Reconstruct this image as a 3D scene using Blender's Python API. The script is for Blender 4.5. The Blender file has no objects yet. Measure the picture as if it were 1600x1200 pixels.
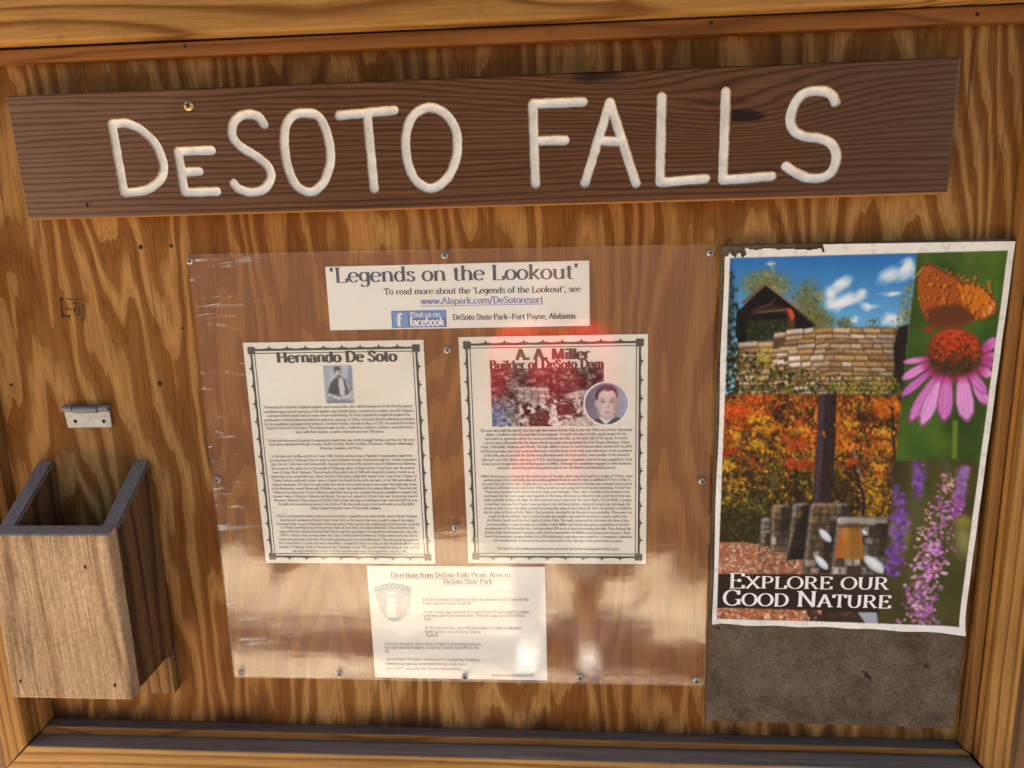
import bpy, bmesh, math, random
import numpy as np
from mathutils import Vector, Matrix
from math import radians, sin, cos, pi

random.seed(7)
RNG = np.random.default_rng(11)
SC = bpy.context.scene
COL = SC.collection

# ---------------------------------------------------------------- camera
# the board stands in the plane y = 0, x to the right, z up, front is -y; metres
cam = bpy.data.cameras.new('camera')
cam.sensor_width = 36.0
cam.lens = 1244.0 / 1600.0 * 36.0
cam.clip_start = 0.02
cam.clip_end = 500.0
cam_o = bpy.data.objects.new('camera', cam)
COL.objects.link(cam_o)
_r = Vector((0.9968, 0.0740, -0.0290)).normalized()
_f = Vector((-0.0787, 0.9720, -0.2214)).normalized()
_u = _r.cross(_f).normalized()
_r = _f.cross(_u).normalized()
cam_o.matrix_world = Matrix(((_r.x, _u.x, -_f.x, 0.0),
                             (_r.y, _u.y, -_f.y, -0.92),
                             (_r.z, _u.z, -_f.z, 1.45),
                             (0, 0, 0, 1)))
SC.camera = cam_o

# ---------------------------------------------------------------- daylight
SUN_EL, SUN_AZ = 73.0, 335.0          # azimuth: compass bearing of the sun in the xy plane from +y (behind the board), clockwise
world = bpy.data.worlds.new('World')
SC.world = world
world.use_nodes = True
wn = world.node_tree
bgn = wn.nodes['Background']
sky = wn.nodes.new('ShaderNodeTexSky')
sky.sky_type = 'NISHITA'
sky.sun_disc = False
sky.sun_elevation = radians(SUN_EL)
sky.sun_rotation = radians(SUN_AZ)
sky.air_density = 1.0
sky.dust_density = 2.0
wn.links.new(sky.outputs[0], bgn.inputs[0])
bgn.inputs[1].default_value = 0.05

sun = bpy.data.lights.new('sun', 'SUN')
sun.energy = 5.0
sun.angle = radians(0.6)
sun.color = (1.0, 0.90, 0.74)
sun_o = bpy.data.objects.new('sun', sun)
COL.objects.link(sun_o)
_az, _el = radians(SUN_AZ), radians(SUN_EL)
sd = Vector((sin(_az) * cos(_el), cos(_az) * cos(_el), sin(_el)))   # towards the sun
sun_o.rotation_euler = sd.to_track_quat('Z', 'Y').to_euler()

SC.view_settings.view_transform = 'Standard'
SC.view_settings.look = 'None'
SC.view_settings.exposure = 2.80
SC.view_settings.gamma = 1.0
SC.render.engine = 'CYCLES'
SC.cycles.use_denoising = True
SC.cycles.max_bounces = 10
SC.cycles.diffuse_bounces = 5
SC.cycles.transparent_max_bounces = 16
SC.cycles.sample_clamp_indirect = 8.0

# ---------------------------------------------------------------- helpers
def tag(o, label=None, cat=None, group=None, kind=None):
    if label: o['label'] = label
    if cat: o['category'] = cat
    if group: o['group'] = group
    if kind: o['kind'] = kind
    return o

def empty(name, loc, label, cat, group=None):
    o = bpy.data.objects.new(name, None)
    o.empty_display_size = 0.02
    o.location = loc
    COL.objects.link(o)
    return tag(o, label, cat, group)

def link(name, me, mat=None, parent=None, smooth=False):
    """one mesh object; its vertices are in world metres, so the child undoes its parents' offset"""
    o = bpy.data.objects.new(name, me)
    COL.objects.link(o)
    if mat is not None:
        me.materials.append(mat)
    if parent is not None:
        o.parent = parent
        off = Vector((0, 0, 0))
        p = parent
        while p is not None:
            off += p.location
            p = p.parent
        o.location = -off
    if smooth:
        me.shade_smooth()
    return o

def mesh(name, verts, faces):
    me = bpy.data.meshes.new(name)
    me.from_pydata(verts, [], faces)
    me.update()
    return me

def board(name, x0, x1, y0, y1, z0, z1, mat, parent=None, bev=0.0015, seg=2, cuts=None):
    """a bevelled plank; cuts = function moving each corner vertex before the bevel"""
    bm = bmesh.new()
    bmesh.ops.create_cube(bm, size=1.0)
    for v in bm.verts:
        v.co = Vector(((x0 + x1) / 2 + v.co.x * (x1 - x0), (y0 + y1) / 2 + v.co.y * (y1 - y0), (z0 + z1) / 2 + v.co.z * (z1 - z0)))
        if cuts: v.co = Vector(cuts(v.co.x, v.co.y, v.co.z))
    if bev > 0:
        bmesh.ops.bevel(bm, geom=bm.edges[:], offset=bev, segments=seg, affect='EDGES', profile=0.5)
    bmesh.ops.recalc_face_normals(bm, faces=bm.faces[:])
    me = bpy.data.meshes.new(name)
    bm.to_mesh(me); bm.free()
    return link(name, me, mat, parent)

def disc(name, x, z, r, y, mat, parent, n=16, squash=1.0):
    vs = [(x, y, z)] + [(x + r * cos(2 * pi * k / n), y, z + r * squash * sin(2 * pi * k / n)) for k in range(n)]
    return link(name, mesh(name, vs, [(0, 1 + (k + 1) % n, 1 + k) for k in range(n)]), mat, parent)

# ---------------------------------------------------------------- node helpers
class NT:
    def __init__(s, name):
        s.m = bpy.data.materials.new(name)
        s.m.use_nodes = True
        s.t = s.m.node_tree
        s.b = s.t.nodes['Principled BSDF']
        s.out = s.t.nodes['Material Output']
    def n(s, kind, **kw):
        nd = s.t.nodes.new('ShaderNode' + kind)
        for k, v in kw.items(): setattr(nd, k, v)
        return nd
    def l(s, a, b): s.t.links.new(a, b)
    def val(s, sock, v):
        if hasattr(v, 'is_linked') or hasattr(v, 'links'): s.l(v, sock)
        else: sock.default_value = v
    def math(s, op, a, b=None, c=None, clamp=False):
        nd = s.n('Math', operation=op, use_clamp=clamp)
        s.val(nd.inputs[0], a)
        if b is not None: s.val(nd.inputs[1], b)
        if c is not None: s.val(nd.inputs[2], c)
        return nd.outputs[0]
    def pos(s):
        if not hasattr(s, '_pos'):
            s._pos = s.n('TexCoord').outputs['Object']
        return s._pos
    def xyz(s):
        if not hasattr(s, '_xyz'):
            sp = s.n('SeparateXYZ'); s.l(s.pos(), sp.inputs[0]); s._xyz = sp.outputs
        return s._xyz
    def mapped(s, scale=(1, 1, 1), loc=(0, 0, 0)):
        mp = s.n('Mapping'); s.l(s.pos(), mp.inputs[0])
        mp.inputs['Scale'].default_value = scale; mp.inputs['Location'].default_value = loc
        return mp.outputs[0]
    def noise(s, scale=(1, 1, 1), loc=(0, 0, 0), k=1.0, detail=3.0, rough=0.5, dist=0.0):
        nd = s.n('TexNoise'); s.l(s.mapped(scale, loc), nd.inputs['Vector'])
        nd.inputs['Scale'].default_value = k; nd.inputs['Detail'].default_value = detail
        nd.inputs['Roughness'].default_value = rough; nd.inputs['Distortion'].default_value = dist
        return nd.outputs[0]
    def ramp(s, fac, stops, interp='LINEAR'):
        nd = s.n('ValToRGB'); s.l(fac, nd.inputs[0])
        cr = nd.color_ramp; cr.interpolation = interp
        while len(cr.elements) < len(stops): cr.elements.new(0.5)
        for e, (p, c) in zip(cr.elements, stops):
            e.position = p
            e.color = (c, c, c, 1) if isinstance(c, (int, float)) else (*c, 1)
        return nd.outputs[0]
    def mix(s, fac, a, b, mode='MIX'):
        nd = s.n('Mix', data_type='RGBA', blend_type=mode)
        s.val(nd.inputs[0], fac)
        for sock, v in ((nd.inputs[6], a), (nd.inputs[7], b)):
            if isinstance(v, tuple): sock.default_value = (*v[:3], 1)
            else: s.l(v, sock)
        return nd.outputs[2]
    def step(s, a, lo, hi):
        nd = s.n('MapRange', interpolation_type='SMOOTHSTEP'); s.val(nd.inputs[0], a)
        nd.inputs[1].default_value = lo; nd.inputs[2].default_value = hi
        return nd.outputs[0]
    def bump(s, h, strength=0.3, dist=0.001):
        nd = s.n('Bump'); s.l(h, nd.inputs['Height'])
        nd.inputs['Strength'].default_value = strength; nd.inputs['Distance'].default_value = dist
        s.l(nd.outputs[0], s.b.inputs['Normal'])
        return nd
    def col(s, c): s.val(s.b.inputs['Base Color'], (*c, 1) if isinstance(c, tuple) else c)
    def rough(s, r): s.val(s.b.inputs['Roughness'], r)

def srgb(r, g, b):
    f = lambda c: c / 12.92 if c <= 0.04045 else ((c + 0.055) / 1.055) ** 2.4
    return (f(r / 255), f(g / 255), f(b / 255))

def plain(name, c, rough=0.6, metal=0.0, var=0.0, vscale=60.0):
    t = NT(name)
    if var > 0:
        n = t.noise(k=vscale, detail=4)
        t.col(t.mix(n, tuple(v * (1 - var) for v in c), tuple(min(1, v * (1 + var)) for v in c)))
    else:
        t.col(c)
    t.rough(rough); t.b.inputs['Metallic'].default_value = metal
    return t.m
# ---------------------------------------------------------------- wood
def plywood_material():
    t = NT('plywood')
    x, y, z = t.xyz()
    # growth-ring contours of a rotary-cut veneer: stretched noise cut into bands
    n1 = t.noise((5.6, 1, 1.15), (3.1, 0, 1.7), 1.0, 1.5, 0.45)
    n2 = t.noise((27, 1, 5.2), (9.0, 0, 4.0), 1.0, 2.0, 0.5)
    n3 = t.noise((170, 1, 8.0), (2.0, 0, 7.0), 1.0, 2.0, 0.6)
    ph = t.math('MULTIPLY', n1, 18.0)
    ph = t.math('ADD', ph, t.math('MULTIPLY', n2, 2.3))
    ph = t.math('ADD', ph, t.math('MULTIPLY', n3, 0.30))
    ph = t.math('ADD', ph, t.math('MULTIPLY', x, 15.0))
    fr = t.math('FRACT', ph)
    band = t.ramp(fr, [(0.0, 0.05), (0.035, 0.9), (0.30, 1.0), (0.47, 0.78), (0.50, 0.22), (0.62, 0.10), (0.88, 0.0), (1.0, 0.05)])
    light, dark = (0.385, 0.196, 0.057), (0.198, 0.074, 0.0120)
    c = t.mix(band, dark, light)
    fr2 = t.math('FRACT', t.math('ADD', t.math('MULTIPLY', ph, 3.0), t.math('MULTIPLY', n3, 1.2)))
    c = t.mix(1.0, c, t.ramp(fr2, [(0.0, 0.80), (0.18, 1.05), (0.62, 1.04), (0.92, 0.84), (1.0, 0.80)]), 'MULTIPLY')
    tone = t.noise((3.0, 1, 1.3), (0.4, 0, 0.2), 1.0, 3.0, 0.5)
    c = t.mix(t.step(tone, 0.40, 0.66), c, t.mix(1.0, c, (0.76, 0.64, 0.52), 'MULTIPLY'))
    fib = t.noise((560, 1, 11), (0, 0, 0), 1.0, 3.0, 0.7)
    fibr = t.ramp(fib, [(0.30, 0.62), (0.52, 1.0), (0.75, 1.16)])
    c = t.mix(1.0, c, fibr, 'MULTIPLY')
    # thin dark pores and checks
    chk = t.noise((310, 1, 4.2), (5, 0, 3), 1.0, 1.0, 0.5)
    c = t.mix(t.math('MULTIPLY', t.step(chk, 0.66, 0.72), 0.6), c, (0.05, 0.018, 0.006))
    # the sheet of plastic has kept the weather off: redder and more even behind it
    m = t.math('MULTIPLY', t.step(x, -0.4555, -0.452), t.step(t.math('MULTIPLY', x, -1.0), -0.1610, -0.1575))
    m = t.math('MULTIPLY', m, t.math('MULTIPLY', t.step(z, 0.8445, 0.848), t.step(t.math('MULTIPLY', z, -1.0), -1.401, -1.398)))
    fresh = t.mix(t.math('MULTIPLY', band, 0.55), (0.235, 0.066, 0.0045), (0.35, 0.128, 0.013))
    fresh = t.mix(1.0, fresh, fibr, 'MULTIPLY')
    c = t.mix(t.math('MULTIPLY', m, 0.85), c, fresh)
    # damp stains: along the foot and in a few runs
    sn = t.noise((16, 1, 6), (1, 0, 5), 1.0, 3.0, 0.6)
    foot = t.math('MULTIPLY', t.step(t.math('MULTIPLY', z, -1.0), -0.812, -0.776), t.step(sn, 0.32, 0.62))
    c = t.mix(t.math('MULTIPLY', foot, 0.85), c, (0.022, 0.010, 0.005))
    run = t.noise((9, 1, 2.0), (7, 0, 2), 1.0, 3.0, 0.55)
    c = t.mix(t.math('MULTIPLY', t.step(run, 0.60, 0.75), 0.28), c, (0.045, 0.018, 0.005))
    hi = t.math('MULTIPLY', t.step(z, 1.50, 1.62), t.ramp(t.noise((24, 1, 2.2), (3, 0, 8), 1.0, 3.0, 0.6), [(0.40, 0.0), (0.62, 1.0)]))
    c = t.mix(t.math('MULTIPLY', hi, 0.5), c, (0.050, 0.020, 0.005))
    t.col(c)
    t.rough(t.ramp(fib, [(0.3, 0.7), (0.8, 0.6)])); t.b.inputs['Specular IOR Level'].default_value = 0.12
    h = t.math('ADD', t.math('MULTIPLY', fib, 0.7), t.math('MULTIPLY', band, -0.6))
    t.bump(h, 0.28, 0.0012)
    return t.m

def lumber(name, axis, light, dark, k=1.0, amp=3.0, seed=0.0, weather=None, wcol=(0.25, 0.190, 0.140), rough=0.62, fibre=0.25, knots=0.0, bands=90.0, bump=0.3, sharp=0.5, stain=0.0):
    """sawn board with its grain along the axis; weather: 'top' greys the faces that look up"""
    t = NT(name)
    if axis == 'X': along, s_across, s_fine = 'x', lambda a, b: (b, a, a), None
    elif axis == 'Z': s_across = lambda a, b: (a, a, b)
    else: s_across = lambda a, b: (a, b, a)
    if axis == 'X': s_across = lambda a, b: (b, a, a)
    loc = (seed * 3.17, seed * 1.3, seed * 2.41)
    n1 = t.noise(s_across(9.0 * k, 1.1 * k), loc, 1.0, 2.0, 0.5)
    n2 = t.noise(s_across(60 * k, 5 * k), loc, 1.0, 2.0, 0.5)
    x, y, z = t.xyz()
    grad = {'X': t.math('ADD', z, t.math('MULTIPLY', y, 0.6)), 'Z': t.math('ADD', x, t.math('MULTIPLY', y, 0.6)), 'Y': t.math('ADD', x, t.math('MULTIPLY', z, 0.6))}[axis]
    ph = t.math('ADD', t.math('MULTIPLY', n1, amp), t.math('MULTIPLY', n2, 0.5))
    ph = t.math('ADD', ph, t.math('MULTIPLY', grad, bands))
    if knots > 0:
        v = t.n('TexVoronoi'); t.l(t.mapped(s_across(9, 3.4), (seed + 0.3, seed, seed + 0.8)), v.inputs['Vector']); v.inputs['Scale'].default_value = 1.0
        kd = v.outputs['Distance']
        ph = t.math('ADD', ph, t.math('MULTIPLY', t.ramp(kd, [(0.0, 1.0), (0.45, 0.0)]), knots))
    fr = t.math('FRACT', ph)
    band = t.ramp(fr, [(0.0, 0.15), (0.12, 0.9), (0.30, 1.0), (sharp + 0.2, 0.75), (0.90, 0.12), (1.0, 0.05)])
    c = t.mix(band, dark, light)
    if knots > 0:
        c = t.mix(t.ramp(kd, [(0.035, 0.95), (0.075, 0.0)]), c, tuple(v * 0.28 for v in dark))
    tone = t.noise((4, 4, 4), loc, 1.0, 3.0, 0.5)
    c = t.mix(1.0, c, t.ramp(tone, [(0.3, 0.80), (0.7, 1.15)]), 'MULTIPLY')
    fib = t.noise(s_across(520, 14), loc, 1.0, 2.0, 0.6)
    c = t.mix(1.0, c, t.ramp(fib, [(0.28, 1 - fibre), (0.72, 1 + fibre * 0.6)]), 'MULTIPLY')
    dirt = t.noise((38, 38, 38), loc, 1.0, 4.0, 0.6)
    c = t.mix(t.math('MULTIPLY', t.step(dirt, 0.60, 0.78), 0.35), c, tuple(v * 0.4 for v in dark))
    if stain > 0:
        sn = t.noise(s_across(34, 5), loc, 1.0, 5.0, 0.65, 0.4)
        c = t.mix(t.math('MULTIPLY', t.step(sn, 0.54, 0.72), stain), c, tuple(v * 0.42 for v in dark))
        gn = t.noise((150, 150, 150), loc, 1.0, 4.0, 0.7)
        c = t.mix(1.0, c, t.ramp(gn, [(0.3, 0.72), (0.7, 1.2)]), 'MULTIPLY')
        ck = t.noise(s_across(120, 3.0), loc, 1.0, 1.0, 0.5)
        c = t.mix(t.math('MULTIPLY', t.step(ck, 0.70, 0.74), 0.8), c, (0.02, 0.012, 0.008))
    if weather:
        g = t.n('NewGeometry'); sp = t.n('SeparateXYZ'); t.l(g.outputs['True Normal'], sp.inputs[0])
        wn_ = t.noise(s_across(90, 9), loc, 1.0, 4.0, 0.6)
        f = t.math('MULTIPLY', t.step(sp.outputs[2], 0.35, 0.8), t.ramp(wn_, [(0.25, 0.72), (0.6, 1.0)]))
        c = t.mix(f, c, t.mix(t.ramp(fib, [(0.3, 0.0), (0.7, 1.0)]), tuple(v * 0.55 for v in wcol), wcol))
    t.col(c); t.rough(rough)
    t.b.inputs['Specular IOR Level'].default_value = 0.12
    t.bump(t.math('ADD', t.math('MULTIPLY', fib, 0.7), t.math('MULTIPLY', band, 0.5)), bump, 0.0012)
    return t.m

def sign_material():
    t = NT('sign_wood')
    x, y, z = t.xyz()
    n1 = t.noise((2.6, 1, 13), (0.7, 0, 0.35), 1.0, 2.0, 0.5)
    n2 = t.noise((14, 1, 70), (0, 0, 0), 1.0, 2.0, 0.5)
    # knots swirl the rings in the upper half
    d1 = t.math('ADD', t.math('POWER', t.math('MULTIPLY', t.math('SUBTRACT', x, 0.175), 9.0), 2.0), t.math('POWER', t.math('MULTIPLY', t.math('SUBTRACT', z, 1.532), 34.0), 2.0))
    d2 = t.math('ADD', t.math('POWER', t.math('MULTIPLY', t.math('SUBTRACT', x, 0.029), 7.5), 2.0), t.math('POWER', t.math('MULTIPLY', t.math('SUBTRACT', z, 1.579), 26.0), 2.0))
    g1 = t.math('EXPONENT', t.math('MULTIPLY', d1, -1.0)); g2 = t.math('EXPONENT', t.math('MULTIPLY', d2, -1.0))
    up = t.step(z, 1.47, 1.60)
    ph = t.math('ADD', t.math('MULTIPLY', n1, t.math('ADD', 1.6, t.math('MULTIPLY', up, 5.0))), t.math('MULTIPLY', n2, 0.5))
    ph = t.math('ADD', ph, t.math('MULTIPLY', z, 150.0))
    ph = t.math('ADD', ph, t.math('MULTIPLY', t.noise((0.9, 1, 34), (3, 0, 1), 1.0, 2.0, 0.5), 3.2))
    ph = t.math('ADD', ph, t.math('ADD', t.math('MULTIPLY', g1, 5.0), t.math('MULTIPLY', g2, 4.0)))
    fr = t.math('FRACT', ph)
    band = t.ramp(fr, [(0.0, 0.1), (0.16, 0.75), (0.55, 1.0), (0.80, 0.55), (0.93, 0.0), (1.0, 0.05)])
    c = t.mix(band, (0.054, 0.0210, 0.0085), (0.135, 0.058, 0.0230))
    fib = t.noise((7, 1, 700), (0, 0, 0), 1.0, 2.0, 0.65)
    c = t.mix(1.0, c, t.ramp(fib, [(0.28, 0.62), (0.72, 1.22)]), 'MULTIPLY')
    # bleached end, sun-worn patches
    w = t.noise((5, 1, 14), (4, 0, 2), 1.0, 3.0, 0.6)
    left = t.math('MULTIPLY', t.step(t.math('MULTIPLY', x, -1.0), 0.25, 0.66), t.ramp(w, [(0.3, 0.55), (0.65, 1.0)]))
    c = t.mix(t.math('MULTIPLY', left, 0.75), c, t.mix(band, (0.115, 0.060, 0.036), (0.21, 0.120, 0.075)))
    right = t.math('MULTIPLY', t.step(x, 0.15, 0.42), t.ramp(w, [(0.35, 0.3), (0.65, 1.0)]))
    c = t.mix(t.math('MULTIPLY', right, 0.45), c, (0.085, 0.055, 0.038))
    c = t.mix(t.math('MULTIPLY', t.step(t.math('ADD', g1, t.math('MULTIPLY', t.math('SUBTRACT', w, 0.5), 0.25)), 0.94, 0.985), 0.9), c, (0.010, 0.004, 0.003))
    c = t.mix(t.math('MULTIPLY', t.step(t.math('ADD', g2, t.math('MULTIPLY', t.math('SUBTRACT', w, 0.5), 0.25)), 0.93, 0.985), 0.9), c, (0.012, 0.005, 0.003))
    # the sawn lower and end edges show paler raw wood
    e = t.step(t.math('MULTIPLY', z, -1.0), -1.4492, -1.4472)
    c = t.mix(t.math('MULTIPLY', e, 0.85), c, (0.36, 0.15, 0.045))
    e2 = t.step(x, 0.3905, 0.3930)
    c = t.mix(t.math('MULTIPLY', e2, 0.5), c, (0.20, 0.14, 0.10))
    t.col(c); t.rough(0.62); t.b.inputs['Specular IOR Level'].default_value = 0.15
    t.bump(t.math('ADD', t.math('MULTIPLY', fib, 0.5), t.math('MULTIPLY', band, 0.7)), 0.35, 0.0012)
    return t.m

def letter_paint():
    t = NT('cream_paint')
    n = t.noise((1, 1, 1), (0, 0, 0), 90.0, 4.0, 0.65)
    f = t.noise((40, 1, 500), (0, 0, 0), 1.0, 2.0, 0.6)
    c = t.mix(t.ramp(n, [(0.3, 0.0), (0.62, 1.0)]), (0.72, 0.67, 0.57), (0.88, 0.85, 0.76))
    c = t.mix(t.math('MULTIPLY', t.step(f, 0.66, 0.78), 0.5), c, (0.30, 0.21, 0.14))
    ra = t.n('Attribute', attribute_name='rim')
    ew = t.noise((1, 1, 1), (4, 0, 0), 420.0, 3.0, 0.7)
    c = t.mix(t.math('MULTIPLY', t.step(t.math('ADD', ra.outputs['Fac'], t.math('MULTIPLY', t.math('SUBTRACT', ew, 0.5), 0.22)), 0.62, 0.98), 0.9), c, (0.30, 0.215, 0.135))  # tan, then dark flanks paint in groove-wall shading, besides thinned paint
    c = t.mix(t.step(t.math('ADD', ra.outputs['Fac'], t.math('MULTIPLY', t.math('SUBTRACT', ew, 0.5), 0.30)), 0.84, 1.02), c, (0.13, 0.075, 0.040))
    t.col(c); t.rough(0.42)
    t.bump(t.math('ADD', n, t.math('MULTIPLY', f, 0.5)), 0.25, 0.0010)
    return t.m

def print_material(name, rough=0.45, grime=0.12, gain=1.0):
    """printed paper: the ink colours lie in the mesh's colour attribute"""
    t = NT(name)
    a = t.n('VertexColor', layer_name='ink')
    n = t.noise((1, 1, 1), (0, 0, 0), 35.0, 4.0, 0.6)
    c = t.mix(1.0, a.outputs[0], t.ramp(n, [(0.3, gain * (1 - grime)), (0.7, gain)]), 'MULTIPLY')
    t.col(c); t.rough(rough); t.b.inputs['Specular IOR Level'].default_value = 0.18
    return t.m

def paper_material(name, c, c2):
    t = NT(name)
    n = t.noise((1, 1, 1), (0, 0, 0), 9.0, 4.0, 0.6)
    n2 = t.noise((1, 1, 1), (3, 0, 0), 60.0, 3.0, 0.6)
    k = t.mix(t.ramp(n, [(0.35, 0.0), (0.7, 1.0)]), c, c2)
    k = t.mix(t.math('MULTIPLY', t.step(n2, 0.68, 0.8), 0.25), k, tuple(v * 0.6 for v in c2))
    t.col(k); t.rough(0.42)
    return t.m

def acrylic_material():
    t = NT('glinting_scuffed_acrylic')
    t.t.nodes.remove(t.b)
    x, y, z = t.xyz()
    tr = t.n('BsdfTransparent'); tr.inputs[0].default_value = (0.995, 0.995, 0.99, 1)
    gl = t.n('BsdfGlossy'); gl.inputs['Color'].default_value = (1, 1, 1, 1)
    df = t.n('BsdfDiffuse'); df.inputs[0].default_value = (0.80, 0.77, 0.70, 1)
    geo = t.n('NewGeometry'); dt = t.n('VectorMath', operation='DOT_PRODUCT'); t.l(geo.outputs['Normal'], dt.inputs[0]); t.l(geo.outputs['Incoming'], dt.inputs[1])
    fre = t.math('ADD', 0.046, t.math('MULTIPLY', 0.954, t.math('POWER', t.math('SUBTRACT', 1.0, t.math('ABSOLUTE', dt.outputs['Value'])), 5.0)), clamp=True)   # the same from both sides of the thin sheet
    n = t.noise((1, 1, 1), (0, 0, 0), 14.0, 3.0, 0.55)
    fine = t.noise((1, 1, 1), (0, 0, 0), 220.0, 3.0, 0.6)
    sc = t.noise((14, 1, 90), (0, 0, 0), 1.0, 4.0, 0.7, 0.6)
    bp = t.n('Bump'); bp.inputs['Strength'].default_value = 0.06; bp.inputs['Distance'].default_value = 0.004
    t.l(t.math('ADD', n, t.math('MULTIPLY', sc, 0.25)), bp.inputs['Height'])
    t.l(bp.outputs[0], gl.inputs['Normal'])
    t.l(t.ramp(fine, [(0.3, 0.03), (0.8, 0.10)]), gl.inputs['Roughness'])
    m1 = t.n('MixShader'); t.l(fre, m1.inputs[0]); t.l(tr.outputs[0], m1.inputs[1]); t.l(gl.outputs[0], m1.inputs[2])
    # short level scuffs, left-edge streaks painting in the glints; dusty low down
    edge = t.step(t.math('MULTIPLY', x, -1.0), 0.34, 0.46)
    scuff_glint = t.math('MULTIPLY', t.step(sc, 0.58, 0.72), t.math('ADD', 0.012, t.math('MULTIPLY', edge, 0.55)))
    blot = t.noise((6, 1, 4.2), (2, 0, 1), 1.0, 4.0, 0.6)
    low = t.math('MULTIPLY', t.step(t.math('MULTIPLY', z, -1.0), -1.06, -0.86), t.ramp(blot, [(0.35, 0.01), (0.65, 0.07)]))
    dust_glint = t.math('ADD', t.math('ADD', scuff_glint, low), t.math('MULTIPLY', t.step(fine, 0.55, 0.85), 0.015), clamp=True)
    m2 = t.n('MixShader'); t.l(dust_glint, m2.inputs[0]); t.l(m1.outputs[0], m2.inputs[1]); t.l(df.outputs[0], m2.inputs[2])
    t.l(m2.outputs[0], t.out.inputs[0])
    return t.m

def fibreboard_material():
    t = NT('grey_fibreboard')
    n = t.noise((1, 1, 1), (0, 0, 0), 26.0, 5.0, 0.65)
    f = t.noise((1, 1, 1), (5, 0, 0), 260.0, 3.0, 0.7, 1.5)
    p = t.noise((1, 1, 1), (2, 0, 4), 55.0, 2.0, 0.5)
    c = t.mix(t.ramp(n, [(0.3, 0.0), (0.7, 1.0)]), (0.066, 0.045, 0.027), (0.158, 0.117, 0.075))
    c = t.mix(1.0, c, t.ramp(f, [(0.3, 0.5), (0.7, 1.4)]), 'MULTIPLY')
    c = t.mix(t.math('MULTIPLY', t.step(p, 0.70, 0.78), 0.8), c, (0.015, 0.010, 0.007))
    q = t.noise((1, 1, 1), (8, 0, 9), 48.0, 2.0, 0.5)
    c = t.mix(t.math('MULTIPLY', t.step(q, 0.72, 0.80), 0.6), c, (0.27, 0.19, 0.10))
    t.col(c); t.rough(0.9); t.b.inputs['Specular IOR Level'].default_value = 0.1
    t.bump(t.math('ADD', f, t.math('MULTIPLY', p, -0.6)), 0.5, 0.0015)
    return t.m

def ground_material(name, a, b, s=3.0):
    t = NT(name)
    n = t.noise((1, 1, 1), (0, 0, 0), s, 6.0, 0.65)
    f = t.noise((1, 1, 1), (0, 0, 0), s * 22, 4.0, 0.7)
    c = t.mix(t.ramp(n, [(0.35, 0.0), (0.65, 1.0)]), a, b)
    c = t.mix(1.0, c, t.ramp(f, [(0.3, 0.75), (0.7, 1.15)]), 'MULTIPLY')
    t.col(c); t.rough(0.95); t.bump(f, 0.5, 0.01)
    return t.m

M = {}
M['ply'] = plywood_material()
M['sign'] = sign_material()
M['paint'] = letter_paint()
M['pine_x'] = lumber('pine_rail', 'X', (0.40, 0.205, 0.055), (0.17, 0.066, 0.012), 0.8, 8.0, 1.0, 'top', knots=3.0, bands=32)
M['pine_x2'] = lumber('pine_rail_foot', 'X', (0.41, 0.215, 0.058), (0.20, 0.085, 0.018), 0.8, 2.0, 4.0, 'top', bands=70)
M['pine_z'] = lumber('pine_stile', 'Z', (0.38, 0.18, 0.042), (0.18, 0.072, 0.012), 0.8, 2.0, 2.0, 'top', bands=80)
M['strip_x'] = lumber('strip_wood', 'X', (0.235, 0.090, 0.022), (0.145, 0.050, 0.011), 1.0, 1.5, 3.0, 'top', knots=1.5, bands=60, fibre=0.15)
M['strip_x2'] = lumber('strip_wood_foot', 'X', (0.28, 0.122, 0.027), (0.15, 0.057, 0.011), 1.0, 1.5, 6.0, 'top', wcol=(0.150, 0.110, 0.080), knots=1.5, bands=60)
M['strip_z'] = lumber('strip_wood_side', 'Z', (0.28, 0.126, 0.031), (0.15, 0.058, 0.012), 1.0, 1.5, 5.0, 'top', bands=60)
M['post'] = lumber('post_wood', 'Z', (0.20, 0.10, 0.04), (0.10, 0.045, 0.016), 1.0, 2.0, 7.0, 'top', bands=50)
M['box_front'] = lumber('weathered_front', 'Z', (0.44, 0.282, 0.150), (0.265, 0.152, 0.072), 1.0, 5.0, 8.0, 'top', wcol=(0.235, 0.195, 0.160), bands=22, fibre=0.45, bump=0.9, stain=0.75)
M['box_side'] = lumber('stained_shaded_side', 'Z', (0.165, 0.080, 0.030), (0.060, 0.025, 0.008), 1.0, 3.5, 9.0, 'top', wcol=(0.220, 0.182, 0.150), bands=40, fibre=0.45, bump=0.8, stain=0.6)  # partly stain, partly the side's shade put into the colour
M['box_low'] = lumber('box_cleat_wood', 'Z', (0.27, 0.132, 0.040), (0.10, 0.040, 0.010), 1.0, 2.0, 10.0, 'top', bands=75)
M['steel'] = plain('screw_steel', (0.42, 0.40, 0.36), 0.42, 0.85, 0.3, 200)
M['brass'] = plain('brass_screw', (0.55, 0.40, 0.17), 0.38, 0.8, 0.25, 200)
M['hinge'] = plain('galvanised_hinge', (0.46, 0.43, 0.38), 0.55, 0.35, 0.35, 120)
M['hinge_dark'] = plain('hinge_barrel_steel', (0.17, 0.165, 0.165), 0.5, 0.5, 0.3, 150)
M['dark'] = plain('hole_black', (0.008, 0.005, 0.004), 0.9)
def worn_ink():
    t = NT('worn_stamp_ink')
    t.col((0.022, 0.013, 0.008)); t.rough(0.85)
    n = t.noise((420, 1, 30), (0, 0, 0), 1.0, 3.0, 0.7)
    t.val(t.b.inputs['Alpha'], t.ramp(n, [(0.36, 0.05), (0.62, 0.85)]))
    return t.m
M['stain'] = worn_ink()
M['ink'] = plain('black_ink', (0.030, 0.024, 0.022), 0.5)
M['ink_body'] = plain('body_ink', (0.105, 0.092, 0.080), 0.5)
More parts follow.
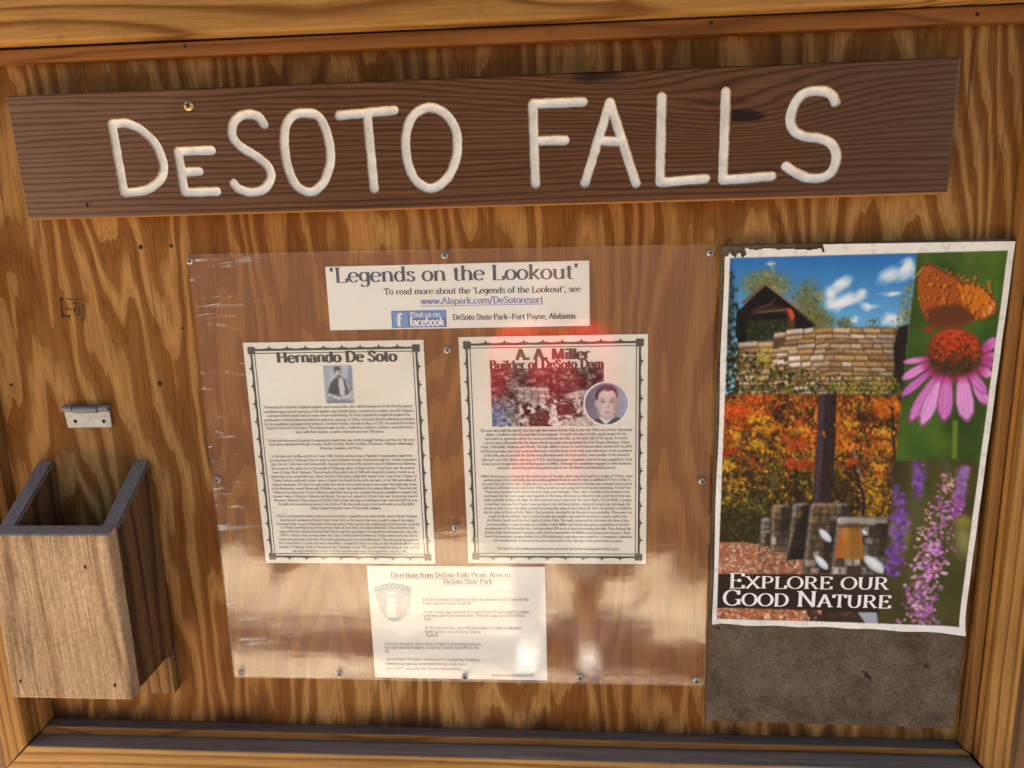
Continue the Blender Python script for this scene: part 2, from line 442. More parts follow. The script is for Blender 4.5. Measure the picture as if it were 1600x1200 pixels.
M['ink_pale'] = plain('glare_pale_ink', (0.34, 0.30, 0.27), 0.5)  # pale because the ground's reflected glare is put into the ink colour
M['ink_navy'] = plain('title_ink', (0.055, 0.045, 0.085), 0.5)
M['ink_link'] = plain('link_ink', (0.17, 0.17, 0.42), 0.5)
M['ink_maroon'] = plain('maroon_ink', (0.075, 0.022, 0.025), 0.5)  # the shirt's red reflection is tinted into this dark title ink
M['ink_white'] = plain('white_ink', (0.80, 0.77, 0.70), 0.5)
M['paper'] = paper_material('cream_paper', (0.82, 0.77, 0.66), (0.74, 0.67, 0.54))
M['paper_w'] = paper_material('white_paper', (0.84, 0.80, 0.72), (0.79, 0.74, 0.63))
M['photo'] = print_material('photo_print', 0.40)
M['poster'] = print_material('poster_print', 0.50, 0.10)
M['poster_back'] = plain('poster_paper_back', (0.62, 0.58, 0.50), 0.7)
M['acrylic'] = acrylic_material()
M['fibre'] = fibreboard_material()
M['badge'] = plain('badge_blue', (0.055, 0.13, 0.33), 0.5, 0, 0.3, 40)
M['badge_light'] = plain('badge_light_blue', (0.13, 0.27, 0.52), 0.5)
# ---------------------------------------------------------------- lettering: strokes drawn with a broad pen
def _arc(cx, cy, rx, ry, a0, a1, n):
    return [(cx + rx * cos(radians(a0 + (a1 - a0) * k / n)), cy + ry * sin(radians(a0 + (a1 - a0) * k / n))) for k in range(n + 1)]
# each glyph: advance, strokes ('A' = ellipse arc, list = polyline), serifs (x, y, half width)
G = {
'a': (.56, [('A',.24,.46,.17,.20,165,0), [(.41,.46),(.41,.10),(.46,.01),(.54,.03)], ('A',.23,.19,.18,.19,70,300), [(.41,.38),(.28,.375)]], []),
'b': (.60, [[(.12,1.0),(.12,.02)], ('A',.31,.33,.22,.33,150,-150)], [(.07,1.0,.06)]),
'c': (.53, [('A',.29,.33,.22,.33,48,318)], []),
'd': (.62, [[(.48,1.0),(.48,0)], ('A',.28,.33,.21,.33,30,330)], [(.43,1.0,.06),(.53,0,.06)]),
'e': (.56, [('A',.29,.33,.23,.33,5,322), [(.07,.37),(.51,.37)]], []),
'f': (.38, [[(.17,0),(.17,.82)], ('A',.33,.82,.16,.18,180,45), [(.04,.65),(.36,.65)]], [(.17,0,.13)]),
'g': (.58, [('A',.27,.36,.20,.30,0,360), [(.48,.66),(.48,-.10)], ('A',.28,-.10,.20,.21,0,-160)], []),
'h': (.64, [[(.13,1.0),(.13,0)], ('A',.32,.42,.19,.25,165,0), [(.51,.42),(.51,0)]], [(.08,1.0,.06),(.13,0,.12),(.51,0,.12)]),
'i': (.30, [[(.14,.66),(.14,0)], [(.14,1.0),(.14,.82)]], [(.09,.66,.06),(.14,0,.12)]),
'j': (.28, [[(.16,.66),(.16,-.12)], ('A',.04,-.12,.12,.18,0,-120), [(.16,.97),(.16,.84)]], [(.11,.66,.06)]),
'k': (.60, [[(.13,1.0),(.13,0)], [(.48,.66),(.16,.26)], [(.25,.36),(.52,0)]], [(.08,1.0,.06),(.13,0,.12),(.52,0,.10),(.46,.66,.10)]),
'l': (.30, [[(.14,1.0),(.14,0)]], [(.09,1.0,.06),(.14,0,.12)]),
'm': (.94, [[(.13,.66),(.13,0)], ('A',.30,.42,.17,.25,165,0), [(.47,.42),(.47,0)], ('A',.64,.42,.17,.25,165,0), [(.81,.42),(.81,0)]], [(.08,.66,.06),(.13,0,.11),(.47,0,.11),(.81,0,.11)]),
'n': (.64, [[(.13,.66),(.13,0)], ('A',.32,.42,.19,.25,165,0), [(.51,.42),(.51,0)]], [(.08,.66,.06),(.13,0,.12),(.51,0,.12)]),
'o': (.58, [('A',.29,.33,.23,.33,0,360)], []),
'p': (.60, [[(.12,.66),(.12,-.32)], ('A',.31,.33,.22,.33,150,-150)], [(.07,.66,.06),(.12,-.32,.12)]),
'q': (.60, [[(.48,.66),(.48,-.32)], ('A',.28,.33,.21,.33,30,330)], [(.48,-.32,.12)]),
'r': (.46, [[(.13,.66),(.13,0)], ('A',.33,.44,.20,.22,170,55)], [(.08,.66,.06),(.13,0,.12)]),
's': (.46, [[(.37,.52),(.33,.63),(.22,.66),(.11,.62),(.08,.52),(.13,.42),(.26,.35),(.37,.27),(.40,.16),(.35,.05),(.22,0),(.10,.04),(.06,.15)]], []),
't': (.40, [[(.18,.86),(.18,.12)], ('A',.30,.13,.12,.13,180,300), [(.04,.65),(.36,.65)]], []),
'u': (.64, [[(.13,.66),(.13,.22)], ('A',.32,.22,.19,.22,180,345), [(.51,.66),(.51,0)]], [(.08,.66,.06),(.46,.66,.06),(.56,0,.06)]),
'v': (.56, [[(.06,.66),(.28,0)], [(.50,.66),(.28,0)]], [(.07,.66,.10),(.48,.66,.09)]),
'w': (.82, [[(.05,.66),(.23,0)], [(.40,.66),(.23,0)], [(.40,.66),(.59,0)], [(.76,.66),(.59,0)]], [(.06,.66,.09),(.75,.66,.09)]),
'x': (.56, [[(.07,.66),(.49,0)], [(.47,.66),(.07,0)]], [(.09,.66,.09),(.46,.66,.09),(.08,0,.09),(.48,0,.09)]),
'y': (.56, [[(.06,.66),(.28,.02)], [(.50,.66),(.22,-.20),(.12,-.31),(.04,-.27)]], [(.07,.66,.10),(.48,.66,.09)]),
'z': (.52, [[(.07,.65),(.45,.65),(.06,.01),(.46,.01)]], []),
'A': (.80, [[(.08,0),(.38,1.0)], [(.38,1.0),(.70,0)], [(.19,.35),(.58,.35)]], [(.08,0,.11),(.70,0,.13)]),
'B': (.74, [[(.16,1.0),(.16,0)], ('A',.34,.76,.23,.24,95,-95), ('A',.36,.27,.27,.27,95,-95), [(.06,1.0),(.34,1.0)], [(.16,.53),(.36,.53)], [(.06,0),(.36,0)]], []),
'C': (.76, [('A',.42,.5,.34,.5,42,320), [(.69,.98),(.69,.68)]], []),
'D': (.84, [[(.17,1.0),(.17,0)], ('A',.36,.5,.38,.5,92,-92), [(.06,1.0),(.36,1.0)], [(.06,0),(.36,0)]], []),
'E': (.72, [[(.17,1.0),(.17,0)], [(.06,1.0),(.62,1.0),(.62,.80)], [(.17,.52),(.47,.52)], [(.06,0),(.64,0),(.64,.22)], [(.47,.62),(.47,.42)]], []),
'F': (.68, [[(.17,1.0),(.17,0)], [(.06,1.0),(.60,1.0),(.60,.80)], [(.17,.50),(.45,.50)], [(.45,.60),(.45,.40)]], [(.17,0,.13)]),
'G': (.82, [('A',.42,.5,.34,.5,42,345), [(.69,.98),(.69,.70)], [(.70,.42),(.70,.06)]], [(.68,.42,.12)]),
'H': (.88, [[(.17,1.0),(.17,0)], [(.69,1.0),(.69,0)], [(.17,.52),(.69,.52)]], [(.17,0,.12),(.17,1,.12),(.69,0,.12),(.69,1,.12)]),
'I': (.40, [[(.19,1.0),(.19,0)]], [(.19,0,.13),(.19,1,.13)]),
'J': (.56, [[(.36,1.0),(.36,.2)], ('A',.20,.2,.16,.22,0,-150)], [(.36,1,.13)]),
'K': (.82, [[(.17,1.0),(.17,0)], [(.66,1.0),(.19,.44)], [(.32,.60),(.72,0)]], [(.17,0,.12),(.17,1,.12),(.66,1,.11),(.72,0,.12)]),
'L': (.68, [[(.17,1.0),(.17,0)], [(.06,0),(.62,0),(.62,.26)]], [(.17,1,.13)]),
'M': (1.02, [[(.15,1.0),(.13,0)], [(.15,1.0),(.48,.06)], [(.48,.06),(.81,1.0)], [(.81,1.0),(.83,0)]], [(.13,0,.10),(.83,0,.12),(.10,1,.08),(.86,1,.08)]),
'N': (.88, [[(.15,1.0),(.15,0)], [(.15,1.0),(.71,0)], [(.71,1.0),(.71,0)]], [(.15,0,.11),(.10,1,.10),(.71,1,.11)]),
'O': (.86, [('A',.43,.5,.36,.5,0,360)], []),
'P': (.70, [[(.17,1.0),(.17,0)], ('A',.35,.74,.25,.26,95,-95), [(.06,1.0),(.35,1.0)], [(.17,.48),(.35,.48)]], [(.17,0,.13)]),
'R': (.80, [[(.17,1.0),(.17,0)], ('A',.35,.75,.25,.25,95,-95), [(.06,1.0),(.35,1.0)], [(.17,.50),(.38,.50)], [(.40,.50),(.68,0)]], [(.17,0,.13),(.70,0,.09)]),
'S': (.62, [[(.51,.74),(.50,.88),(.40,.98),(.28,1.0),(.15,.95),(.10,.80),(.15,.66),(.30,.55),(.46,.44),(.53,.28),(.48,.10),(.34,0),(.20,.01),(.10,.10),(.08,.26)]], []),
'T': (.74, [[(.37,1.0),(.37,0)], [(.06,.76),(.06,1.0),(.68,1.0),(.68,.76)]], [(.37,0,.14)]),
'U': (.84, [[(.16,1.0),(.16,.32)], ('A',.42,.32,.26,.32,180,360), [(.68,1.0),(.68,.32)]], [(.16,1,.12),(.68,1,.11)]),
'V': (.78, [[(.07,1.0),(.39,0)], [(.71,1.0),(.39,0)]], [(.08,1,.12),(.70,1,.10)]),
'W': (1.08, [[(.06,1.0),(.31,0)], [(.55,1.0),(.31,0)], [(.55,1.0),(.79,0)], [(1.02,1.0),(.79,0)]], [(.07,1,.11),(1.0,1,.10)]),
'X': (.80, [[(.10,1.0),(.70,0)], [(.67,1.0),(.09,0)]], [(.11,1,.12),(.66,1,.11),(.10,0,.11),(.69,0,.12)]),
'Y': (.76, [[(.07,1.0),(.38,.48)], [(.69,1.0),(.38,.48)], [(.38,.48),(.38,0)]], [(.08,1,.11),(.68,1,.10),(.38,0,.13)]),
'0': (.56, [('A',.28,.5,.22,.5,0,360)], []), '1': (.56, [[(.14,.84),(.29,1.0),(.29,0)]], [(.29,0,.14)]),
'2': (.56, [('A',.27,.72,.19,.28,170,-30), [(.44,.58),(.08,0),(.48,0)]], []), '3': (.56, [('A',.26,.75,.18,.25,150,-80), ('A',.26,.26,.20,.26,80,-150)], []),
'4': (.56, [[(.38,0),(.38,1.0),(.06,.28),(.50,.28)]], []), '5': (.56, [[(.45,1.0),(.14,1.0),(.12,.56)], ('A',.26,.32,.21,.32,120,-140)], []),
'6': (.56, [('A',.28,.3,.21,.3,0,360), [(.07,.32),(.18,.8),(.40,1.0)]], []), '7': (.56, [[(.08,1.0),(.48,1.0),(.2,0)]], []),
'8': (.56, [('A',.28,.76,.17,.24,0,360), ('A',.28,.27,.21,.27,0,360)], []), '9': (.56, [('A',.28,.7,.21,.3,0,360), [(.49,.68),(.38,.2),(.16,0)]], []),
'.': (.28, [[(.13,.21),(.13,-.01)]], []), ',': (.28, [[(.13,.11),(.14,.0),(.07,-.15)]], []), "'": (.26, [[(.13,1.0),(.12,.74)]], []), '"': (.36, [[(.11,1.0),(.10,.74)], [(.25,1.0),(.24,.74)]], []),
'-': (.42, [[(.07,.34),(.35,.34)]], []), '_': (.66, [[(.05,.34),(.61,.34)]], []), '/': (.44, [[(.04,-.08),(.40,1.04)]], []), ' ': (.32, [], []), '(': (.36, [('A',.34,.42,.22,.6,120,240)], []), ')': (.36, [('A',.02,.42,.22,.6,60,-60)], []), ':': (.28, [[(.13,.11),(.13,-.01)], [(.13,.60),(.13,.48)]], []),
}

class Print:
    """flat printed strokes gathered into one sheet of ink that lies on a paper"""
    def __init__(s): s.v, s.f = [], []
    def quad_strip(s, pts, T, t, lift=0.0, cap=True):
        n = len(pts)
        if n < 2: return
        b = len(s.v)
        closed = abs(pts[0][0] - pts[-1][0]) + abs(pts[0][1] - pts[-1][1]) < 1e-9
        for i, (x, y) in enumerate(pts):
            if closed and i in (0, n - 1): p, q = pts[n - 2], pts[1]
            else: p, q = pts[max(i - 1, 0)], pts[min(i + 1, n - 1)]
            dx, dy = q[0] - p[0], q[1] - p[1]
            L = math.hypot(dx, dy) or 1e-9
            dx /= L; dy /= L
            w = (t + (T - t) * abs(dy) ** 1.6) / 2
            s.v.append((x - dy * w, y + dx * w, lift)); s.v.append((x + dy * w, y - dx * w, lift))
        for i in range(n - 1):
            s.f.append((b + 2 * i, b + 2 * i + 1, b + 2 * i + 3, b + 2 * i + 2))
    def rect(s, x0, y0, x1, y1, lift=0.0):
        b = len(s.v)
        s.v += [(x0, y0, lift), (x1, y0, lift), (x1, y1, lift), (x0, y1, lift)]
        s.f.append((b, b + 1, b + 2, b + 3))
    def blob(s, cx, cy, r, lobes=8, amp=0.18, n=24, lift=0.0):
        b = len(s.v)
        s.v.append((cx, cy, lift))
        for k in range(n):
            a = 2 * pi * k / n
            rr = r * (1 + amp * cos(lobes * a))
            s.v.append((cx + rr * cos(a), cy + rr * sin(a), lift))
        for k in range(n): s.f.append((b, b + 1 + k, b + 1 + (k + 1) % n))
    def width(s, text, sp=0.0): return sum(G[c][0] + sp for c in text) - sp
    def text(s, text, x, y, cap, T=0.17, t=0.05, fit=None, align='l', seg=8, serif=True, x2=None, small=None, lift0=0.0, slant=0.0, drop=0.0):
        """baseline at (x, y); fit = full width; small = size of the small capitals that stand for lower case"""
        items = []
        for c in text:
            if small and c.islower(): items.append((c.upper(), small))
            else: items.append((c, 1.0))
        wd = sum(G[c][0] * k for c, k in items)
        sx = cap if fit is None else fit / wd
        if align == 'c': x = x - sx * wd / 2
        cx = x
        for j, (c, k) in enumerate(items):
            adv, strokes, serifs = G[c]
            yy = y + (drop * (cx - x))
            lift = lift0
            def P(p): return (cx + p[0] * sx * k + slant * p[1] * cap * k, yy + p[1] * cap * k)
            for st in strokes:
                if st[0] == 'A':
                    nn = max(3, int(seg * abs(st[6] - st[5]) / 200.0 + 1))
                    pts = _arc(st[1], st[2], st[3], st[4], st[5], st[6], nn)
                else: pts = st
                pts = [P(p) for p in pts]
                Tm, tm = T * cap * (0.55 + 0.45 * k), t * cap
                if len(st) > 2 and st[0] != 'A':
                    # sharp corners: one strip for each leg
                    sharp = any(abs(math.atan2((pts[i+1][1]-pts[i][1]), (pts[i+1][0]-pts[i][0])) - math.atan2((pts[i][1]-pts[i-1][1]), (pts[i][0]-pts[i-1][0]))) > 1.2 for i in range(1, len(pts)-1))
                    if sharp:
                        for i in range(len(pts) - 1): s.quad_strip(pts[i:i+2], Tm, tm, lift); lift += 1e-5
                        continue
                s.quad_strip(pts, Tm, tm, lift); lift += 1e-5
            if serif:
                for (ux, uy, hw) in serifs:
                    a = P((ux - hw, uy)); b2 = P((ux + hw, uy)); h = t * cap * 0.55
                    dy = h if uy < 0.05 else -h
                    s.rect(a[0], min(a[1], a[1] + 2 * dy), b2[0], max(a[1], a[1] + 2 * dy), lift); lift += 1e-5
            cx += adv * sx * k
        return sx * wd
    def build(s, name, mat, parent, origin, y, ang=0.0, kind=None, label=None):
        """local (x right, y up, lift) in metres -> on the board; y = plane of the print, lift comes towards the viewer"""
        ox, oz = origin
        a = np.array(s.v, dtype=float)
        ca, sa = cos(ang), sin(ang)
        v = np.empty_like(a)
        v[:, 0] = ox + a[:, 0] * ca - a[:, 1] * sa
        v[:, 2] = oz + a[:, 0] * sa + a[:, 1] * ca
        v[:, 1] = y - a[:, 2]
        me = bpy.data.meshes.new(name)
        me.from_pydata(v.tolist(), [], s.f); me.update()
        o = link(name, me, mat, parent)
        return tag(o, label, None, None, kind)
# ---------------------------------------------------------------- ground behind the viewer (seen only as a reflection)
def sheet(name, x0, x1, y0, y1, z, mat, n=1):
    vs = [(x0 + (x1 - x0) * i / n, y0 + (y1 - y0) * j / n, z) for j in range(n + 1) for i in range(n + 1)]
    fs = [(j * (n + 1) + i, j * (n + 1) + i + 1, (j + 1) * (n + 1) + i + 1, (j + 1) * (n + 1) + i) for j in range(n) for i in range(n)]
    return tag(link(name, mesh(name, vs, fs), mat), kind='structure')
sheet('ground', -60, 60, -60, 60, 0.0, ground_material('shaded_forest_floor', (0.012, 0.010, 0.007), (0.060, 0.048, 0.030), 2.6))  # so dark because tree shade is put into the colour
M['path'] = ground_material('sandy_path', (0.42, 0.335, 0.225), (0.70, 0.60, 0.45), 4.2)  # pale ground, shaped and spread left to bounce light at the board
bm = bmesh.new()
ring = []
for k in range(720):
    a = 2 * pi * k / 720
    r = 1.0 + 0.06 * sin(5 * a + 0.7) + 0.06 * sin(11 * a + 2.0) + 0.05 * sin(29 * a + 1) + 0.04 * sin(61 * a) + 0.02 * sin(113 * a + .4)
    ring.append(bm.verts.new((-2.0 + 3.3 * r * math.copysign(abs(cos(a)) ** .6, cos(a)), -1.05 + 1.08 * r * math.copysign(abs(sin(a)) ** .6, sin(a)), 0.004)))
for v in ring:
    if v.co.y < -1.5: v.co.y += 0.16 * sin(v.co.x * 2.3 + .6) + 0.12 * sin(v.co.x * 5.9 + 2.) + 0.07 * sin(v.co.x * 13.7) + 0.05 * sin(v.co.x * 31.0 + 1.)
bm.faces.new(ring)
me = bpy.data.meshes.new('path'); bm.to_mesh(me); bm.free()
tag(link('path', me, M['path']), kind='structure')

# ---------------------------------------------------------------- the kiosk: plywood in a frame of battens, on posts under an unseen shading roof
XL, XR, ZB, ZT = -0.734, 0.4875, 0.7625, 1.634
D_FR, D_ST = 0.043, 0.019
kiosk = empty('notice_board', (-0.12, 0, 0), 'large notice board of grained plywood in a pine batten frame', 'notice board')
PLY = board('plywood_panel', XL - 0.03, XR + 0.034, 0.0, 0.018, ZB - 0.03, ZT + 0.034, M['ply'], kiosk, 0.0005, 1)
# outer battens, mitred at the foot, each a little out of true
def mitre_left(x, y, z):
    if z < ZB + 0.02 and x > XL - 0.02: return (x, y, ZB + 0.0006)
    return (x, y, z)
W = 0.036
def poly_bar(name, pts, y0, y1, mat, parent, bev=0.002):
    """a bar cut to an outline in the board plane"""
    bm = bmesh.new()
    f = [bm.verts.new((p[0], y0, p[1])) for p in pts]
    b = [bm.verts.new((p[0], y1, p[1])) for p in pts]
    bm.faces.new(f); bm.faces.new(b[::-1])
    n = len(pts)
    for i in range(n): bm.faces.new((f[i], b[i], b[(i + 1) % n], f[(i + 1) % n]))
    bmesh.ops.recalc_face_normals(bm, faces=bm.faces[:])
    bmesh.ops.bevel(bm, geom=bm.edges[:], offset=bev, segments=2, affect='EDGES', profile=0.6)
    me = bpy.data.meshes.new(name); bm.to_mesh(me); bm.free()
    return link(name, me, mat, parent)
poly_bar('side_batten', [(XL - W, ZB - W + 0.0012), (XL - 0.0012, ZB + 0.0012), (XL, ZT - 0.001), (XL - W, ZT - 0.001)], -D_FR, -0.0005, M['pine_z'], kiosk)
poly_bar('side_batten', [(XR + W, ZB - W + 0.0012), (XR + 0.0012, ZB + 0.0012), (XR, ZT - 0.001), (XR + W, ZT - 0.001)], -D_FR + 0.010, -0.0005, M['pine_z'], kiosk)
poly_bar('bottom_batten', [(XL - W, ZB - W), (XL, ZB), (XR, ZB - 0.002), (XR + W, ZB - W)], -D_FR, -0.0005, M['pine_x2'], kiosk)
poly_bar('top_batten', [(XL - 0.09, ZT + 0.002), (XR + 0.09, ZT - 0.0025), (XR + 0.09, ZT + 0.056), (XL - 0.09, ZT + 0.0475)], -D_FR + 0.004, -0.0005, M['pine_x'], kiosk, 0.003)
# inner strips of thin moulding, mitred at their corners
S = 0.0125
ZI, ZJ = ZB + 0.0135, ZT - 0.0185
poly_bar('moulding_strip', [(XL + 0.0006, ZB + 0.001), (XL + S, ZI), (XR - S, ZI - 0.0035), (XR - 0.0006, ZB + 0.001)], -D_ST, -0.0005, M['strip_x2'], kiosk, 0.0018)
poly_bar('moulding_strip', [(XL + 0.0006, ZT - 0.0012), (XL + S, ZJ + 0.003), (XR - S, ZJ - 0.001), (XR - 0.0006, ZT - 0.0035)], -D_ST, -0.0005, M['strip_x'], kiosk, 0.0018)
poly_bar('moulding_strip', [(XL + 0.0006, ZB + 0.0022), (XL + S, ZI + 0.0012), (XL + S, ZJ + 0.0018), (XL + 0.0006, ZT - 0.0024)], -D_ST + 0.0008, -0.0005, M['strip_z'], kiosk, 0.0018)
poly_bar('moulding_strip', [(XR - 0.0006, ZB + 0.0022), (XR - S, ZI - 0.0023), (XR - S, ZJ - 0.0022), (XR - 0.0006, ZT - 0.0047)], -D_ST + 0.0008, -0.0005, M['strip_z'], kiosk, 0.0018)
for x0 in (XL - 0.125, XR - 0.016):
    board('post', x0, x0 + 0.140, 0.0185, 0.158, 0.0, 2.02, M['post'], kiosk, 0.004)
# unseen roof: boards on a low gable, overhang sized to block sky light
roof = None
M['roof_wood'] = lumber('roof_board_wood', 'X', (0.22, 0.12, 0.05), (0.12, 0.055, 0.02), 1.0, 2.0, 12.0, None, bands=50)
for side in (-1, 1):
    for k in range(7):
        a, b = 0.004 + k * 0.115, 0.004 + k * 0.115 + 0.112
        y_a, y_b = 0.06 + side * a, 0.06 + side * b
        z_a, z_b = 2.30 - 0.45 * a, 2.30 - 0.45 * b
        vs = [(x, yy, zz + dz) for x in (-1.05, 0.80) for (yy, zz) in ((y_a, z_a), (y_b, z_b)) for dz in (0, 0.02)]
        fs = [(0, 1, 3, 2), (4, 6, 7, 5), (0, 4, 5, 1), (2, 3, 7, 6), (0, 2, 6, 4), (1, 5, 7, 3)]
        link('shade_roof_board', mesh('shade_roof_board', vs, fs), M['roof_wood'], kiosk)
for x0 in (XL - 0.075, XR - 0.016):
    vs = [(x, yy, zz) for x in (x0 + 0.02, x0 + 0.065) for (yy, zz) in ((-0.735, 1.92), (0.06, 2.28), (0.855, 1.92), (0.855, 1.87), (0.06, 2.00), (-0.735, 1.87))]
    fs = [(0, 1, 2, 3, 4, 5), (11, 10, 9, 8, 7, 6)] + [(k, (k + 1) % 6 + 0, (k + 1) % 6 + 6, k + 6) for k in range(6)]
    link('shade_roof_rafter', mesh('shade_roof_rafter', vs, fs), M['post'], kiosk)
# nail holes, a nail-scar and the maker's stamp on the plywood
for (x, z, r) in ((-.5104, 1.4121, .0024), (-.4726, 1.4127, .0020), (-.5086, 1.2466, .0028), (-.4716, 1.3143, .0016), (-.7013, 1.2473, .0018), (-.560, 1.300, .0010), (0.002, 0.846, .0015)):
    disc('nail_hole', x, z, r, -0.0006, M['dark'], PLY, 12, 1.15)
for (x, z, y) in ((-0.42, 1.6275, -D_ST - 0.0004), (0.145, 1.6262, -D_ST - 0.0004), (0.41, 1.6225, -D_ST - 0.0004)):
    disc('nail_head', x, z, 0.0021, y, M['dark'], kiosk, 10)
st = Print()
for (x0, y0, x1, y1) in ((0, 0, 3, -23), (0, 0, 30, -1.4), (0, -20, 12, -23), (7, -4, 9, -14), (7, -12, 14, -14), (19, -4, 21, -11), (16, -4, 26, -5.6), (16, -11, 20, -16), (22, -8, 25, -20), (27, -4, 30, -28), (17, -18, 23, -20), (24, -22, 26, -28), (21, -12, 24, -13.5), (9, -20, 11, -26)):
    st.rect(x0 * .001, y0 * .001, x1 * .001, y1 * .001, random.random() * 2e-4)
st.build('ink_stamp', M['stain'], PLY, (-0.621, 1.3537), -0.0004, -0.06)

# ---------------------------------------------------------------- screws
def lathe(prof, n=20):
    vs, fs = [], []
    for (r, h) in prof:
        for k in range(n): vs.append((r * cos(2 * pi * k / n), -h, r * sin(2 * pi * k / n)))
    for i in range(len(prof) - 1):
        for k in range(n): fs.append((i * n + k, i * n + (k + 1) % n, (i + 1) * n + (k + 1) % n, (i + 1) * n + k))
    fs.append(tuple((len(prof) - 1) * n + k for k in range(n)))
    return vs, fs
def screw_mesh(r, h, recess=True):
    vs, fs = lathe([(r, 0.0), (r * 1.0, h * 0.25), (r * 0.9, h * 0.6), (r * 0.62, h * 0.9), (r * 0.30, h)])
    me = mesh('screw_head', vs, fs)
    return me
def cross_mesh(r, h):
    w = r * 0.16
    vs, fs = [], []
    for (a, b) in ((r * 0.62, w), (w, r * 0.62)):
        i = len(vs)
        vs += [(-a, -h, -b), (a, -h, -b), (a, -h, b), (-a, -h, b)]
        fs.append((i, i + 1, i + 2, i + 3)); h += 2e-5
    return mesh('screw_cross', vs, fs)
SCR, CRS = screw_mesh(0.0043, 0.0022), cross_mesh(0.0043, 0.00235)
SCR.materials.append(M['steel']); CRS.materials.append(M['dark']); SCR.shade_smooth()
def screw(parent, x, z, d, k=1.0, me=None, rot=0.0):
    o = bpy.data.objects.new('screw', me or SCR); COL.objects.link(o)
    o.parent = parent; o.location = Vector((x, -d, z)) - parent.location
    o.rotation_euler = (0, rot, 0); o.scale = (k, k, k)
    c = bpy.data.objects.new('drive_recess', CRS); COL.objects.link(c)
    c.parent = o
    return o

# ---------------------------------------------------------------- the routed name board
LETTERS = [('D', [[(118.0, 101.2), (120.3, 26.8)], [(118.0, 101.2), (136.5, 101.2), (153.6, 91.4), (166.3, 75.7), (170.9, 54.9), (165.4, 41.2), (151.0, 31.2), (137.4, 28.1), (120.3, 26.8)]]), ('E', [[(189.5, 69.7), (191.4, 25.7)], [(189.5, 69.7), (228.1, 69.8)], [(194.1, 47.2), (210.8, 47.7)], [(191.4, 25.4), (228.5, 25.3)]]), ('S', [[(290.8, 95.0), (286.2, 102.5), (275.8, 106.2), (262.8, 103.4), (255.4, 94.6), (254.4, 82.8), (263.0, 71.7), (278.4, 61.7), (290.0, 51.0), (292.5, 39.0), (284.0, 27.1), (268.9, 23.4), (254.6, 27.3), (249.0, 33.4)]]), ('O', [[(341.9, 104.8), (353.8, 99.4), (361.1, 79.1), (361.7, 55.5), (353.9, 35.3), (342.0, 23.7), (331.0, 22.3), (319.1, 31.3), (312.8, 50.3), (311.5, 74.1), (315.9, 94.1), (325.7, 103.7), (341.9, 104.8)]]), ('T', [[(375.3, 101.3), (436.1, 104.6)], [(406.2, 99.1), (408.1, 23.4)]]), ('O', [[(479.0, 105.3), (492.5, 97.6), (502.1, 80.8), (502.1, 57.6), (493.1, 36.1), (480.1, 24.6), (467.6, 22.3), (454.0, 32.2), (447.0, 52.7), (447.0, 76.2), (454.1, 95.7), (466.8, 104.5), (479.0, 105.3)]]), ('F', [[(585.5, 105.6), (586.4, 23.1)], [(585.5, 105.6), (638.7, 105.8)], [(591.5, 67.8), (618.9, 67.6)]]), ('A', [[(666.6, 104.1), (640.0, 22.4)], [(666.6, 104.1), (694.5, 20.7)], [(658.0, 65.6), (675.0, 64.3)]]), ('L', [[(720.6, 107.5), (720.3, 22.3)], [(720.3, 20.6), (768.2, 23.1)]]), ('L', [[(786.4, 110.0), (786.7, 21.9)], [(786.7, 21.2), (837.3, 23.6)]]), ('S', [[(898.3, 96.0), (893.0, 104.4), (881.6, 107.9), (867.2, 106.0), (857.9, 96.9), (853.8, 81.2), (857.6, 69.9), (869.4, 63.1), (885.8, 60.3), (897.5, 54.7), (903.1, 42.6), (900.7, 28.1), (891.3, 20.9), (876.5, 20.7), (863.0, 26.1), (851.8, 33.6)]])]

def catmull(p, n=5):
    if len(p) < 3: return p
    closed = p[0] == p[-1]
    out = []
    m = len(p)
    for i in range(m - 1):
        p0 = p[i - 1] if i > 0 else (p[m - 2] if closed else p[0])
        p3 = p[i + 2] if i + 2 < m else (p[1] if closed else p[-1])
        p1, p2 = p[i], p[i + 1]
        for k in range(n):
            t = k / n
            out.append(tuple(0.5 * ((2 * b) + (-a + c) * t + (2 * a - 5 * b + 4 * c - d) * t * t + (-a + 3 * b - 3 * c + d) * t ** 3) for a, b, c, d in zip(p0, p1, p2, p3)))
    return out + [p[-1]]

def vnoise(X, Y, seed=0):
    r = np.random.default_rng(seed)
    tab = r.random((64, 64))
    xi, yi = np.floor(X).astype(int), np.floor(Y).astype(int)
    fx, fy = X - xi, Y - yi
    fx, fy = fx * fx * (3 - 2 * fx), fy * fy * (3 - 2 * fy)
    g = lambda a, b: tab[a % 64, b % 64]
    return (g(xi, yi) * (1 - fx) + g(xi + 1, yi) * fx) * (1 - fy) + (g(xi, yi + 1) * (1 - fx) + g(xi + 1, yi + 1) * fx) * fy
def fbm(X, Y, o=4, seed=0, rough=0.5):
    a, s, w = 0.0, 0.0, 1.0
    for k in range(o):
        a = a + w * vnoise(X * 2 ** k + 17.3 * k, Y * 2 ** k + 5.1 * k, seed + k); s += w; w *= rough
    return a / s

